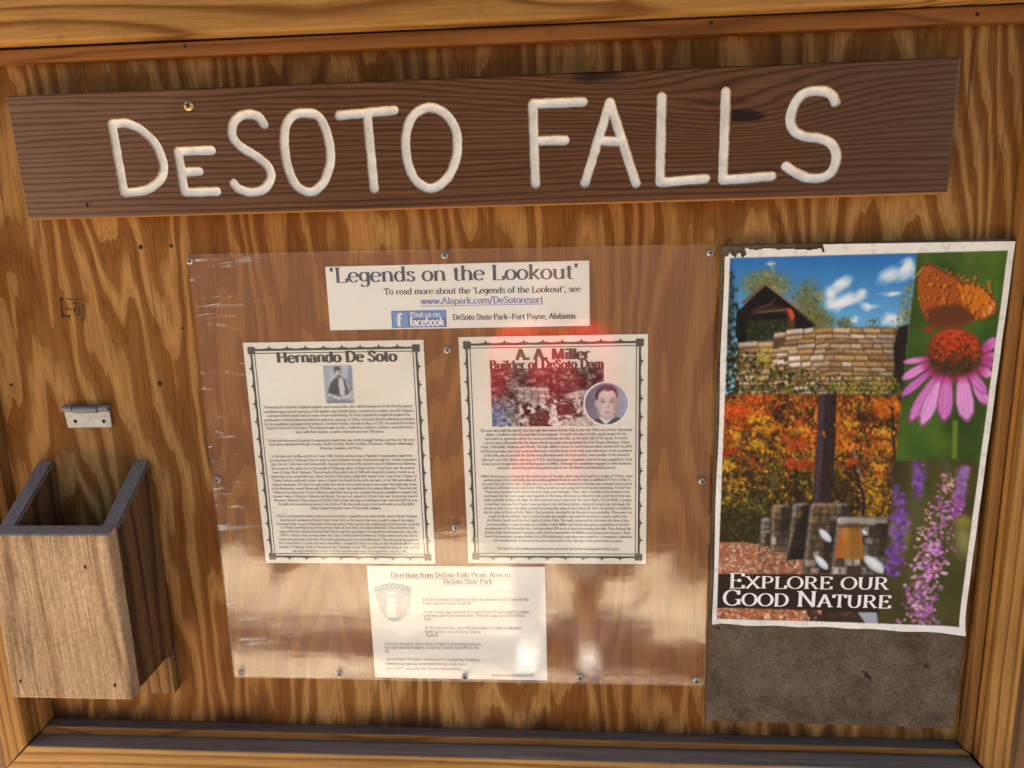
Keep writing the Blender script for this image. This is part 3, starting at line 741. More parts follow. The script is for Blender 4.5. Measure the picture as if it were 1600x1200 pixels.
def sign_corner(u, v):      # u, v in mm on the board -> world; the ends are sawn slightly askew
    x = -0.6265 + u * 1e-3
    x += (0.0032 * (v / 135.5 - 0.5)) * (-(1 - u / 1020.5)) + 0.0022 * (v / 135.5 - 0.5) * (u / 1020.5)
    z = 1.4465 + v * 1e-3 + 0.0013 * (0.5 - u / 1020.5)
    return x, z
sign = empty('sign_board', (-0.116, 0, 1.4465), 'long dark brown wooden sign with routed cream capital letters', 'sign')
SW, SH, STP = 1020.5, 135.5, 0.78
nx, ny = int(SW / STP) + 1, int(SH / STP) + 1
U, V = np.meshgrid(np.linspace(0, SW, nx), np.linspace(0, SH, ny))
best = np.full(U.shape, 1e9); who = np.full(U.shape, -1)
for li, (ch, strokes) in enumerate(LETTERS):
    for stp in strokes:
        p = catmull(stp)
        xs = [q[0] for q in p]; ys = [q[1] for q in p]
        j0, j1 = np.searchsorted(U[0], [min(xs) - 12, max(xs) + 12])
        for a, b in zip(p[:-1], p[1:]):
            ux, uy = U[:, j0:j1], V[:, j0:j1]
            dx, dy = b[0] - a[0], b[1] - a[1]
            t = np.clip(((ux - a[0]) * dx + (uy - a[1]) * dy) / (dx * dx + dy * dy + 1e-9), 0, 1)
            dist = np.hypot(ux - a[0] - t * dx, uy - a[1] - t * dy)
            sub = best[:, j0:j1]; ws = who[:, j0:j1]
            m = dist < sub
            sub[m] = dist[m]; ws[m] = li
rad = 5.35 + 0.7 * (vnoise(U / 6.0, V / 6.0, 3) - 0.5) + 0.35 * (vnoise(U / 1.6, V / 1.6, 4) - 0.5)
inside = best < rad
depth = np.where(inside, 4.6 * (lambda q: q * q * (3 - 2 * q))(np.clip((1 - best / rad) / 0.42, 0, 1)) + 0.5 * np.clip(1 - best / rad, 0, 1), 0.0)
edge = np.minimum(np.minimum(U, SW - U), np.minimum(V, SH - V))
ero = 2.2 * (1 - np.clip(edge / 2.4, 0, 1)) ** 2 * (0.7 + 0.6 * vnoise(U / 14, V / 14, 9))
wob = 0.35 * (fbm(U / 60, V / 9, 3, 12) - 0.5)
warp = 4.0 * ((U / SW - 0.5) * 2) ** 2 - 1.0
bow = -(warp - warp.mean()) * 0.25
d = 30.0 - depth - ero + wob + bow
Xw, Zw = sign_corner(U, V)
verts = np.stack([Xw, -d * 1e-3, Zw], -1).reshape(-1, 3)
idx = np.arange(nx * ny).reshape(ny, nx)
quads = np.stack([idx[:-1, :-1], idx[:-1, 1:], idx[1:, 1:], idx[1:, :-1]], -1).reshape(-1, 4)
cin = (inside[:-1, :-1].astype(int) + inside[:-1, 1:] + inside[1:, 1:] + inside[1:, :-1] >= 2).reshape(-1)
cw = who[:-1, :-1].reshape(-1)
RIM = (best / rad).reshape(-1)
def submesh(name, q, extra_v=None, extra_f=None, rim=False):
    used, inv = np.unique(q, return_inverse=True)
    v = verts[used].tolist(); f = inv.reshape(-1, 4).tolist()
    if extra_v:
        n0 = len(v); v += extra_v; f += [tuple(i + n0 for i in ff) for ff in extra_f]
    me = mesh(name, v, f)
    if rim:
        a_ = me.attributes.new('rim', 'FLOAT', 'POINT'); a_.data.foreach_set('value', RIM[used].astype(np.float32))
    return me
# body: the front skin plus sides and back
ring = [(i, 0) for i in range(nx)] + [(nx - 1, j) for j in range(1, ny)] + [(i, ny - 1) for i in range(nx - 2, -1, -1)] + [(0, j) for j in range(ny - 2, 0, -1)]
ev, ef = [], []
for (i, j) in ring:
    p = verts[idx[j, i]]; ev.append(tuple(p)); ev.append((p[0], -0.0012, p[2]))
nr = len(ring)
for k in range(nr): ef.append((2 * k, 2 * k + 1, (2 * k + 3) % (2 * nr), (2 * k + 2) % (2 * nr)))
ef.append(tuple(2 * k + 1 for k in range(nr)))
body = link('board', submesh('board', quads[~cin], ev, ef), M['sign'], sign)
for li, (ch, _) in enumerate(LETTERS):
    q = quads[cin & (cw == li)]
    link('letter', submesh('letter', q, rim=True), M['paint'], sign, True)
BR = screw_mesh(0.0046, 0.0018); BR.materials.append(M['brass']); BR.shade_smooth()
screw(sign, -0.4181, 1.5645, 0.0298, 1.25, BR, 0.4)
for (x, z) in ((-0.5495, 1.462), ):
    disc('nail_hole', x, z, 0.0017, -0.0318, M['dark'], body, 10, 1.6)

# ---------------------------------------------------------------- brochure box
box = empty('leaflet_box', (-0.606, 0, 0.82), 'weathered open-topped wooden leaflet box below the hinge leaf', 'box')
BX0, BX1, BZ0 = -0.682, -0.5335, 0.8845
BD = 0.110
def side(name, x0, x1, mat):
    zf, zb = 1.098, 1.149
    pts = [(-0.001, BZ0), (-(BD - 0.021), BZ0), (-(BD - 0.021), zf - 0.004), (-0.001, zb)]
    bm = bmesh.new()
    a = [bm.verts.new((x0, p[0], p[1])) for p in pts]; b = [bm.verts.new((x1, p[0], p[1])) for p in pts]
    bm.faces.new(a); bm.faces.new(b[::-1])
    for k in range(4): bm.faces.new((a[k], b[k], b[(k + 1) % 4], a[(k + 1) % 4]))
    bmesh.ops.recalc_face_normals(bm, faces=bm.faces[:])
    bmesh.ops.bevel(bm, geom=bm.edges[:], offset=0.0022, segments=2, affect='EDGES')
    me = bpy.data.meshes.new(name); bm.to_mesh(me); bm.free()
    return link(name, me, mat, box)
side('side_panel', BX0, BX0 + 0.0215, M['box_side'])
tag(side('side_panel', BX1 - 0.0215, BX1, M['box_side']), 'right side of the box, dark with stain and painted shade')
def ragged(o, amp=0.0012, sc=60.0):
    me = o.data
    for v in me.vertices:
        n = vnoise(np.array([v.co.x * sc + 3]), np.array([v.co.z * sc]), 5)[0] - 0.5
        v.co.x += n * amp; v.co.z += n * amp
fp = board('front_panel', BX0 - 0.001, BX1, -BD, -(BD - 0.0205), BZ0 - 0.003, 1.0985, M['box_front'], box, 0.0032, 3,
           lambda x, y, z: (x - (0.003 if z < 1 and x < -0.6 else 0), y, z - (0.0035 if (z > 1 and y < -BD + 0.001) else 0)))
board('floor_panel', BX0 + 0.022, BX1 - 0.022, -(BD - 0.021), -0.021, BZ0, BZ0 + 0.018, M['box_low'], box, 0.001)
board('back_cleat', BX0 + 0.001, BX1 + 0.0006, -0.0195, -0.0006, 0.829, BZ0 - 0.0012, M['box_low'], box, 0.002)
for (x, z) in ((-0.671, 0.905), (-0.5525, 0.902), (-0.672, 1.075), (-0.566, 1.055)):
    disc('nail_head', x, z, 0.0016, -BD - 0.0004, M['dark'], box, 10, 1.8)

# ---------------------------------------------------------------- the loose hinge leaf
hinge = empty('hinge_leaf', (-0.604, 0, 1.193), 'small grey steel hinge leaf with two empty screw holes', 'hinge')
holes = ((-0.6230, 1.2005), (-0.5850, 1.2003))
gx, gz = 84, 34
hv, hf = [], []
for j in range(gz + 1):
    for i in range(gx + 1):
        x = -0.6345 + 0.0585 * i / gx + 0.0022 * (1 - j / gz) * (1 - i / gx)
        z = 1.1925 + 0.0225 * j / gz
        hv.append((x, -0.0030 - 0.0002 * sin(i * 0.2), z))
for j in range(gz):
    for i in range(gx):
        x = -0.6345 + 0.0585 * (i + .5) / gx; z = 1.1925 + 0.0225 * (j + .5) / gz
        if any((x - a) ** 2 + (z - b) ** 2 < 0.0025 ** 2 for a, b in holes): continue
        a = j * (gx + 1) + i
        hf.append((a, a + 1, a + gx + 2, a + gx + 1))
hp = link('plate', mesh('plate', hv, hf), M['hinge'], hinge)
sm = hp.modifiers.new('thick', 'SOLIDIFY'); sm.thickness = 0.0022; sm.offset = 1.0
def barrel(name, x0, x1, z, y, r, mat, parent, n=18):
    vs, fs = [], []
    prof = [(x0, r * 0.8), (x0 + 0.0008, r), (x1 - 0.0008, r), (x1, r * 0.8)]
    for (x, rr) in prof:
        for k in range(n): vs.append((x, y + rr * cos(2 * pi * k / n), z + rr * sin(2 * pi * k / n)))
    for i in range(3):
        for k in range(n): fs.append((i * n + k, i * n + (k + 1) % n, (i + 1) * n + (k + 1) % n, (i + 1) * n + k))
    fs += [tuple(range(n)), tuple(range(3 * n, 4 * n))]
    return link(name, mesh(name, vs, fs), mat, parent, False)
barrel('knuckle', -0.6352, -0.6222, 1.2170, -0.0052, 0.0042, M['hinge_dark'], hinge)
barrel('knuckle', -0.6215, -0.5895, 1.2160, -0.0060, 0.0046, M['hinge_dark'], hinge)
barrel('knuckle', -0.5888, -0.5757, 1.2170, -0.0052, 0.0042, M['hinge_dark'], hinge)
# ---------------------------------------------------------------- painting small pictures
class Art:
    """a little raster in its own pixel frame, painted with soft shapes; colours in sRGB 0..255"""
    def __init__(s, x0, y0, x1, y1, res=1.0, base=(0, 0, 0)):
        s.x0, s.y0, s.res = x0, y0, res
        s.w, s.h = int((x1 - x0) * res), int((y1 - y0) * res)
        s.X, s.Y = np.meshgrid(x0 + (np.arange(s.w) + .5) / res, y0 + (np.arange(s.h) + .5) / res)
        s.c = np.empty((s.h, s.w, 3)); s.c[:] = base
    def put(s, mask, col):
        m = np.clip(mask, 0, 1)[..., None]
        s.c = s.c * (1 - m) + np.asarray(col, float) * m
    def sub(s, xa, ya, xb, yb):
        i0, i1 = max(0, int((xa - s.x0) * s.res)), min(s.w, int((xb - s.x0) * s.res) + 1)
        j0, j1 = max(0, int((ya - s.y0) * s.res)), min(s.h, int((yb - s.y0) * s.res) + 1)
        return slice(j0, j1), slice(i0, i1)
    def ell(s, cx, cy, rx, ry, col, ang=0.0, soft=0.25, op=1.0):
        R = max(rx, ry) * 1.3 + 2
        w = s.sub(cx - R, cy - R, cx + R, cy + R)
        x, y = s.X[w] - cx, s.Y[w] - cy
        if x.size == 0: return
        ca, sa = cos(ang), sin(ang)
        q = np.hypot((x * ca + y * sa) / rx, (-x * sa + y * ca) / ry)
        m = (np.clip((1 + soft - q) / (2 * soft + 1e-6), 0, 1) * op)[..., None]
        s.c[w] = s.c[w] * (1 - m) + np.asarray(col, float) * m
    def poly(s, pts, col, soft=1.0, op=1.0):
        xs = [p[0] for p in pts]; ys = [p[1] for p in pts]
        w = s.sub(min(xs) - 3, min(ys) - 3, max(xs) + 3, max(ys) + 3)
        x, y = s.X[w], s.Y[w]
        if x.size == 0: return
        ins = np.zeros(x.shape, bool); dist = np.full(x.shape, 1e9)
        n = len(pts)
        for k in range(n):
            (ax, ay), (bx, by) = pts[k], pts[(k + 1) % n]
            cond = ((ay > y) != (by > y)) & (x < (bx - ax) * (y - ay) / ((by - ay) or 1e-9) + ax)
            ins ^= cond
            dx, dy = bx - ax, by - ay
            t = np.clip(((x - ax) * dx + (y - ay) * dy) / (dx * dx + dy * dy + 1e-9), 0, 1)
            dist = np.minimum(dist, np.hypot(x - ax - t * dx, y - ay - t * dy))
        sd_ = np.where(ins, dist, -dist)
        m = np.clip(sd_ / soft + 0.5, 0, 1) * op
        col = np.asarray(col, float)
        if col.ndim == 3: col = col[w]
        s.c[w] = s.c[w] * (1 - m[..., None]) + col * m[..., None]
    def line(s, pts, wd, col, soft=0.6, op=1.0):
        for (a, b) in zip(pts[:-1], pts[1:]):
            dx, dy = b[0] - a[0], b[1] - a[1]; L = math.hypot(dx, dy) or 1e-6
            nx_, ny_ = -dy / L * wd / 2, dx / L * wd / 2
            s.poly([(a[0] + nx_, a[1] + ny_), (b[0] + nx_, b[1] + ny_), (b[0] - nx_, b[1] - ny_), (a[0] - nx_, a[1] - ny_)], col, soft, op)
    def tint(s, mul, mask=None):
        m = np.asarray(mul)
        m = m[..., None] if m.ndim == 2 else m
        s.c = s.c * m if mask is None else s.c * (1 - mask[..., None] + mask[..., None] * m)
    def blur(s, n=1):
        for _ in range(n):
            p = np.pad(s.c, ((1, 1), (1, 1), (0, 0)), 'edge')
            s.c = (p[:-2, 1:-1] + p[2:, 1:-1] + p[1:-1, :-2] + p[1:-1, 2:] + 2 * s.c) / 6
    def sample(s, px, py):
        fx = np.clip((px - s.x0) * s.res - .5, 0, s.w - 1.001); fy = np.clip((py - s.y0) * s.res - .5, 0, s.h - 1.001)
        i, j = fx.astype(int), fy.astype(int); a, b = (fx - i)[..., None], (fy - j)[..., None]
        c = s.c
        return (c[j, i] * (1 - a) + c[j, i + 1] * a) * (1 - b) + (c[j + 1, i] * (1 - a) + c[j + 1, i + 1] * a) * b

def to_lin(c):
    c = np.clip(c / 255.0, 0, 1)
    return np.where(c <= 0.04045, c / 12.92, ((c + 0.055) / 1.055) ** 2.4)

def ink_mesh(name, V3, cols, keep=None):
    """grid of vertices (ny, nx, 3) with one ink colour each (sRGB 0..255)"""
    ny_, nx_ = V3.shape[:2]
    idx = np.arange(nx_ * ny_).reshape(ny_, nx_)
    q = np.stack([idx[:-1, :-1], idx[:-1, 1:], idx[1:, 1:], idx[1:, :-1]], -1).reshape(-1, 4)
    if keep is not None: q = q[keep.reshape(-1)]
    me = bpy.data.meshes.new(name)
    me.vertices.add(nx_ * ny_); me.vertices.foreach_set('co', V3.reshape(-1).astype(np.float32))
    me.loops.add(len(q) * 4); me.loops.foreach_set('vertex_index', q.reshape(-1).astype(np.int32))
    me.polygons.add(len(q)); me.polygons.foreach_set('loop_start', (np.arange(len(q)) * 4).astype(np.int32))
    me.update(calc_edges=True); me.validate()
    at = me.color_attributes.new('ink', 'FLOAT_COLOR', 'POINT')
    rgba = np.ones((nx_ * ny_, 4), np.float32); rgba[:, :3] = to_lin(cols).reshape(-1, 3)
    at.data.foreach_set('color', rgba.reshape(-1))
    return me

def photo(name, art, u0, v0, u1, v1, origin, y, parent, box_, n=(90, 70), keep=None, mat=None):
    """picture on a paper: local corners (u right, v up, metres); box_ = the art frame shown"""
    gu, gv = np.meshgrid(np.linspace(0, 1, n[0]), np.linspace(0, 1, n[1]))
    px = box_[0] + gu * (box_[2] - box_[0]); py = box_[1] + gv * (box_[3] - box_[1])
    V3 = np.stack([origin[0] + u0 + gu * (u1 - u0), np.full_like(gu, y), origin[1] + v1 + (v0 - v1) * gv], -1)
    k = None
    if keep is not None:
        kk = keep(gu, gv); k = kk[:-1, :-1] & kk[1:, 1:] & kk[:-1, 1:] & kk[1:, :-1]
    return link(name, ink_mesh(name, V3, art.sample(px, py), k), mat or M['photo'], parent)

# ---------------------------------------------------------------- paper sheets
def paper(name, x0, x1, z0, z1, y, mat, parent_empty, wav=0.0006, seed=0):
    n, m = 24, 24
    vs, fs = [], []
    for j in range(m + 1):
        for i in range(n + 1):
            u, v = i / n, j / m
            vs.append((x0 + (x1 - x0) * u, y, z0 + (z1 - z0) * v))
    for j in range(m):
        for i in range(n):
            a = j * (n + 1) + i
            fs.append((a, a + 1, a + n + 2, a + n + 1))
    o = link(name, mesh(name, vs, fs), mat, parent_empty)
    s_ = o.modifiers.new('thick', 'SOLIDIFY'); s_.thickness = 0.0003; s_.offset = -1.0
    return o
Y_P, Y_I = -0.0012, -0.0014       # face of the papers, first layer of ink
I = 0.001

def ornate_border(o_, parent, W_, H_):
    """double rule, scalloped outer band with small finials, rosettes in the corners (mm)"""
    p = Print()
    inn, lo = 13.2, 9.4
    for (a, b, c, d) in ((inn, inn, W_ - inn, inn), (W_ - inn, inn, W_ - inn, H_ - inn), (W_ - inn, H_ - inn, inn, H_ - inn), (inn, H_ - inn, inn, inn)):
        p.quad_strip([(a * I, -b * I), (c * I, -d * I)], .0011, .0011)
    for (a, b, c, d) in ((lo, lo, W_ - lo, lo), (W_ - lo, lo, W_ - lo, H_ - lo), (W_ - lo, H_ - lo, lo, H_ - lo), (lo, H_ - lo, lo, lo)):
        # band whose outer edge is scalloped: thick, dipping between finials
        L = math.hypot(c - a, d - b); ux, uy = (c - a) / L, (d - b) / L
        nx_, ny_ = uy, -ux       # outwards
        k = max(6, round(L / 22.0)); n = k * 16
        base = len(p.v)
        for i in range(n + 1):
            s = L * i / n; ph = (s / L * k) % 1.0
            q = abs(ph - 0.5) * 2                      # 1 at the finial, 0 mid-scallop
            h = 1.6 + 1.7 * (1 - math.sqrt(max(0, 1 - q ** 2.2))) + (2.2 if q > 0.86 else 0.0) * (q - 0.86) / 0.14 + (0.5 if 0.55 < q < 0.7 else 0)
            x, y = a + ux * s, b + uy * s
            p.v.append(((x - nx_ * 1.1) * I, -(y - ny_ * 1.1) * I, 1e-5)); p.v.append(((x + nx_ * h) * I, -(y + ny_ * h) * I, 1e-5))
        for i in range(n): p.f.append((base + 2 * i, base + 2 * i + 1, base + 2 * i + 3, base + 2 * i + 2))
    p.build('border_rule', M['ink'], parent, o_, Y_I)
    for (x, y) in ((lo, lo), (W_ - lo, lo), (lo, H_ - lo), (W_ - lo, H_ - lo)):
        c = Print()
        for (dx, dy, r) in ((0, 0, 4.2), (2.4, 2.4, 2.6), (-2.2, 2.6, 2.4), (2.6, -2.2, 2.4), (-2.4, -2.4, 2.2)):
            c.blob((x + dx) * I, -(y + dy) * I, r * I, 7, 0.14, 21, random.random() * 1e-4)
        c.build('corner_rosette', M['ink'], parent, o_, Y_I - 2e-5)

def body_lines(name, lines, zs, cx, width, parent, origin, mat, cap=0.0035, T=.16, t=.085, align='c'):
    p = Print()
    for (s, z, w) in zip(lines, zs, width):
        nat = p.width(s) * cap * 0.92
        p.text(s, cx, z * I - 0.0013, cap, T, t, fit=min(w * I, nat * 1.15) if w else nat, align=align, seg=4, serif=False)
    return p.build(name, mat, parent, origin, Y_I, kind='stuff')

# ---- first biography sheet
o1 = (-0.398, 1.2955)
p1 = empty('printed_sheet', (-0.288, 0, 1.009), 'bordered cream page titled Hernando De Soto with small bluish portrait', 'paper')
paper('paper', -0.398, -0.178, 1.009, 1.2955, Y_P, M['paper'], p1)
ornate_border(o1, p1, 220.0, 286.5)
t_ = Print(); t_.text('Hernando De Soto', .0397, -.0250, .0128, .34, .12, fit=.1472); t_.build('title', M['ink'], p1, o1, Y_I)
L1 = ["Hernando De Soto was a Spanish explorer and conquistador who, while leading one of the first European",
"expedition deep into the territory of the modern-day United States, traveled thru modern-day NE Alabama",
"and gave DeSoto State Park its name. A vast undertaking, De Soto's expedition ranged throughout the",
"southeastern United States searching for gold and a passage to China. Hernando DeSoto obtained permission",
"for his expedition and apparently landed in Charlotte Harbor, Florida in May of 1539. He named the harbor",
"Espiritu Santo for Holy Spirit. The ships brought priests, craftsmen, engineers, farmers, and merchants",
"some with their families, as well as livestock and over 200 horses.",
"DeSoto and his army of Spanish Conquistadors made their way north through Florida, and then for the next",
"three years wandered through Georgia, South Carolina, North Carolina, Tennessee, Alabama, Mississippi,",
"Arkansas, Louisiana, and Texas.",
"In the later part of May and first of June 1540, DeSoto and his army of Spanish Conquistadors made their",
"journey down the Chattooga River in what is now northwest Georgia. Passing through the vicinity of present",
"day cities of Cedartown and Summerville, Georgia they entered the present state of Alabama by following",
"the course of that small river to the mouth of Chattooga, where it flows into the Coosa River near the present",
"town of Cedar Bluff, Alabama. They arrived at that point June 4, 1540 and camped for nearly a month on an",
"island later to be named McCoy's island. DeSoto's Narratives called their island in the Coosa River Chiaha. At",
"Chiaha DeSoto continued to hear rumors of gold to be found to the north and west, in the hills and valleys of",
"Lookout Mountain. The thirst for gold finally won and he sent a small group of men, under the leadership of two",
"of his lieutenants, named Silvera and Villalobos, on a side trip exploration into Lookout Mountain. These men left",
"Chiaha in the latter part of June 1540 and made their way up over Lookout Mountain somewhere between the",
"present towns of Blanche, Alabama and Menlo, Georgia and camped at DeSoto Falls near the present town of",
"Mentone, Alabama. They camped at DeSoto Falls at least two days and perhaps longer and searched the area",
"for gold and semi-precious stones. From DeSoto Falls this small group of men went west across Big Wills",
"Valley to about the present town of Guntersville, Alabama.",
"There is no historical evidence that any one in DeSoto's expedition ever went farther west in North Alabama",
"than the visit somebody at Buck's Pocket State Park, or that any at times were caught a view of the mighty",
"Tennessee River so near to this point. From that point in their journey, this small group of DeSoto's men returned",
"to Chiaha traveling by way of the present towns of Sand Rock on Lookout Mountain. They arrived in their",
"camp at McCoy's island and found that DeSoto and the main body of his expedition had departed. July 13th",
"1540 to continue their journey down the Coosa. DeSoto had left behind at Chiaha several men too sick to",
"travel and these were joined by the small exploring party from Sand Mountain. They all set out by canoe on",
"the Coosa River to rejoin the main expedition, camped at Coosa to a stop at the mouth of what is now",
"known as Talladega Creek in the present day Talladega County. This group arrived at Coosa on July 16, 1540",
"two days behind the arrival of DeSoto and the main body of his expedition July 14, 1540."]
Z1 = [-80.7, -86.4, -91.4, -96.9, -102.1, -107.1, -112.4, -123.2, -128.0, -133.3, -143.5, -148.6, -153.7, -159.3, -164.5, -169.9, -175.1, -180.5, -185.7, -190.9, -196.1, -201.3, -206.6, -211.8, -222.6, -227.9, -233.2, -238.0, -243.3, -248.4, -254.0, -259.1, -264.5, -269.9]
W1 = [183, 187, 178, 187, 188, 184, 111, 184, 182, 53, 178, 184, 182, 181, 180, 185, 182, 184, 184, 183, 184, 183, 173, 90, 180, 172, 183, 172, 178, 178, 180, 182, 181, 148]
body_lines('body_text', L1, Z1, .1105, W1, p1, o1, M['ink_body'])
A = Art(0, 0, 100, 125, 1.6, (186, 192, 200))
A.tint(0.88 + 0.2 * fbm(A.X / 14, A.Y / 14, 4, 21))
A.ell(90, 40, 9, 50, (140, 148, 168), 0.1, .5); A.ell(10, 60, 12, 70, (168, 176, 186), 0, .6)
A.poly([(8, 92), (20, 62), (32, 46), (46, 37), (64, 38), (80, 48), (92, 74), (98, 92), (84, 104), (70, 116), (28, 116), (14, 108)], (104, 106, 120), 4)
A.poly([(20, 66), (34, 46), (48, 40), (50, 96), (30, 96), (16, 86)], (66, 66, 78), 4)
A.poly([(52, 42), (64, 40), (70, 62), (66, 98), (52, 98), (49, 64)], (206, 206, 208), 5)
A.ell(73, 68, 5, 17, (92, 94, 108), -0.3, .4); A.ell(82, 68, 4, 20, (168, 172, 182), -0.3, .5)
A.poly([(8, 90), (26, 94), (55, 104), (76, 96), (97, 78), (98, 92), (76, 110), (48, 114), (12, 104)], (192, 192, 196), 3)
A.ell(20, 108, 10, 8, (150, 152, 162), 0, .4); A.ell(66, 104, 9, 6, (198, 194, 194), 0.3, .4)
A.poly([(5, 114), (96, 112), (96, 125), (5, 125)], (134, 138, 154), 8)
A.ell(50, 23, 10.5, 15, (212, 206, 204), 0, .18)
A.ell(58, 25, 4, 13, (150, 146, 152), 0, .6, .8)
A.ell(49, 10, 12, 7, (72, 70, 80), 0.15, .4); A.ell(40, 18, 3, 9, (88, 86, 96), 0, .5)
A.ell(52, 36, 7, 5, (104, 98, 104), 0, .5)
A.line([(43, 21), (48, 21)], 2.0, (80, 76, 82)); A.line([(53, 21), (57, 21)], 2.0, (80, 76, 82)); A.line([(51, 22), (52, 29)], 1.6, (150, 142, 144)); A.line([(47, 32), (54, 32)], 1.6, (110, 96, 100))
A.blur(2)
A.tint(0.86 + 0.28 * fbm(A.X / 2.2, A.Y / 1.4, 2, 5))
photo('portrait_photo', A, .0955, -.0762, .1320, -.0292, o1, Y_I, p1, (0, 0, 99, 124), (80, 100), lambda u, v: np.hypot(np.maximum(np.abs(u - .5) - .42, 0), np.maximum(np.abs(v - .5) - .44, 0)) < .075)

# ---- second biography sheet
o2 = (-0.136, 1.298)
p2 = empty('printed_sheet', (-0.025, 0, 1.0105), 'bordered cream page titled A. A. Miller with dam photo and round portrait', 'paper')
paper('paper', -0.136, 0.085, 1.0105, 1.298, Y_P, M['paper'], p2)
ornate_border(o2, p2, 221.0, 287.5)
t_ = Print(); t_.text('A. A. Miller', .0671, -.0283, .0130, .34, .12, fit=.0868); t_.build('title', M['ink_maroon'], p2, o2, Y_I)
A = Art(200, 170, 775, 500, 1.0, (60, 44, 46))
n = fbm(A.X / 22, A.Y / 22, 5, 31, .65)
A.c = (38 + 150 * np.clip((n - .42) * 2.2, 0, 1))[..., None] * np.array([1.0, .93, .90])
A.put(np.clip((A.Y - 330) / 30, 0, 1) * np.clip((n - .40) * 5, 0, 1), (214, 206, 196))
A.poly([(200, 300), (262, 340), (330, 360), (340, 500), (200, 500)], (120, 122, 130), 20, .6)
A.poly([(330, 270), (490, 275), (505, 340), (440, 380), (330, 350)], (190, 180, 174), 8, .8)
for k in range(5):
    A.line([(330 + k * 36, 270), (338 + k * 36, 350)], 6, (70, 54, 54), 2, .8)
A.line([(322, 282), (500, 290)], 7, (222, 214, 204), 2); A.line([(330, 322), (505, 326)], 5, (216, 208, 198), 2)
A.poly([(500, 360), (620, 380), (640, 430), (530, 440)], (66, 48, 46), 8)
A.poly([(560, 320), (690, 290), (700, 330), (600, 345)], (208, 200, 190), 12, .9)
A.poly([(395, 430), (470, 400), (500, 450), (480, 500), (390, 500)], (92, 60, 58), 10)
A.poly([(505, 370), (530, 375), (545, 500), (512, 500)], (226, 218, 208), 4)
A.poly([(540, 470), (700, 440), (775, 460), (775, 500), (540, 500)], (198, 190, 180), 10)
A.put(np.clip((300 - A.X) / 60, 0, 1) * np.clip((A.Y - 330) / 60, 0, 1) * .6, (96, 128, 176))
A.c += ((fbm(A.X / 13, A.Y / 10, 4, 91, .7) - .5) * 190)[..., None]; A.c = np.clip(A.c, 18, 235); A.blur(3)
A.tint(0.75 + 0.5 * fbm(A.X / 6, A.Y / 6, 3, 8))
photo('dam_photo', A, .0362, -.1098, .1700, -.0386, o2, Y_I, p2, (201, 171, 774, 499), (150, 86))
t_ = Print(); t_.text('Builder of DeSoto Dam', .0355, -.0388, .0100, .34, .12, fit=.1344); t_.build('subtitle', M['ink_maroon'], p2, o2, Y_I - .00012)
A = Art(665, 270, 895, 495, .8, (146, 146, 168))
A.tint(0.80 + 0.35 * (A.X - 665) / 230)
A.poly([(680, 495), (708, 468), (752, 452), (800, 458), (836, 448), (875, 474), (895, 495)], (70, 66, 76), 5)
A.poly([(742, 455), (776, 492), (824, 448), (810, 438), (758, 436)], (224, 220, 216), 4)
A.poly([(752, 420), (812, 420), (816, 452), (782, 468), (750, 452)], (190, 170, 164), 6)
A.ell(782, 368, 53, 70, (222, 204, 196), 0.03, .08)
A.ell(780, 408, 40, 40, (220, 202, 194), 0, .12)
A.ell(830, 385, 17, 58, (170, 150, 148), 0.06, .7, .75); A.ell(745, 400, 12, 36, (196, 176, 172), 0, .7, .6)
A.ell(728, 380, 8, 19, (204, 186, 180), 0, .3)
A.poly([(726, 362), (722, 336), (736, 304), (768, 286), (806, 286), (832, 304), (838, 340), (834, 356), (828, 330), (812, 314), (790, 318), (764, 310), (744, 326), (736, 362)], (78, 66, 68), 7)
A.ell(775, 302, 30, 10, (112, 98, 98), -.15, .7, .7)
for x in (762, 808):
    A.ell(x, 372, 9, 3.6, (96, 80, 82), 0, .5); A.ell(x, 366, 14, 7, (178, 156, 152), 0, .7, .6); A.ell(x, 372, 4, 3, (60, 50, 54), 0, .5); A.line([(x - 13, 358), (x + 12, 356)], 3.4, (126, 106, 102), 3)
A.line([(790, 372), (797, 400)], 5, (188, 166, 160), 5); A.ell(789, 404, 9, 3.5, (168, 144, 140), 0, .6)
A.ell(786, 426, 16, 3.4, (158, 114, 112), 0, .6); A.ell(786, 436, 12, 3, (190, 168, 164), 0, .7)
A.blur(4); A.tint(0.93 + 0.14 * fbm(A.X / 5, A.Y / 5, 2, 77)); dsc = Print(); dsc.blob(.1727, -.0826, .0272, 1, 0, 40, 0); dsc.build('portrait_rim', M['ink_white'], p2, o2, Y_I - .00008)
photo('portrait_photo', A, .1467, -.1090, .1990, -.0562, o2, Y_I - .00016, p2, (666, 271, 894, 494), (90, 90), lambda u, v: np.hypot(u - .5, v - .5) < .485)
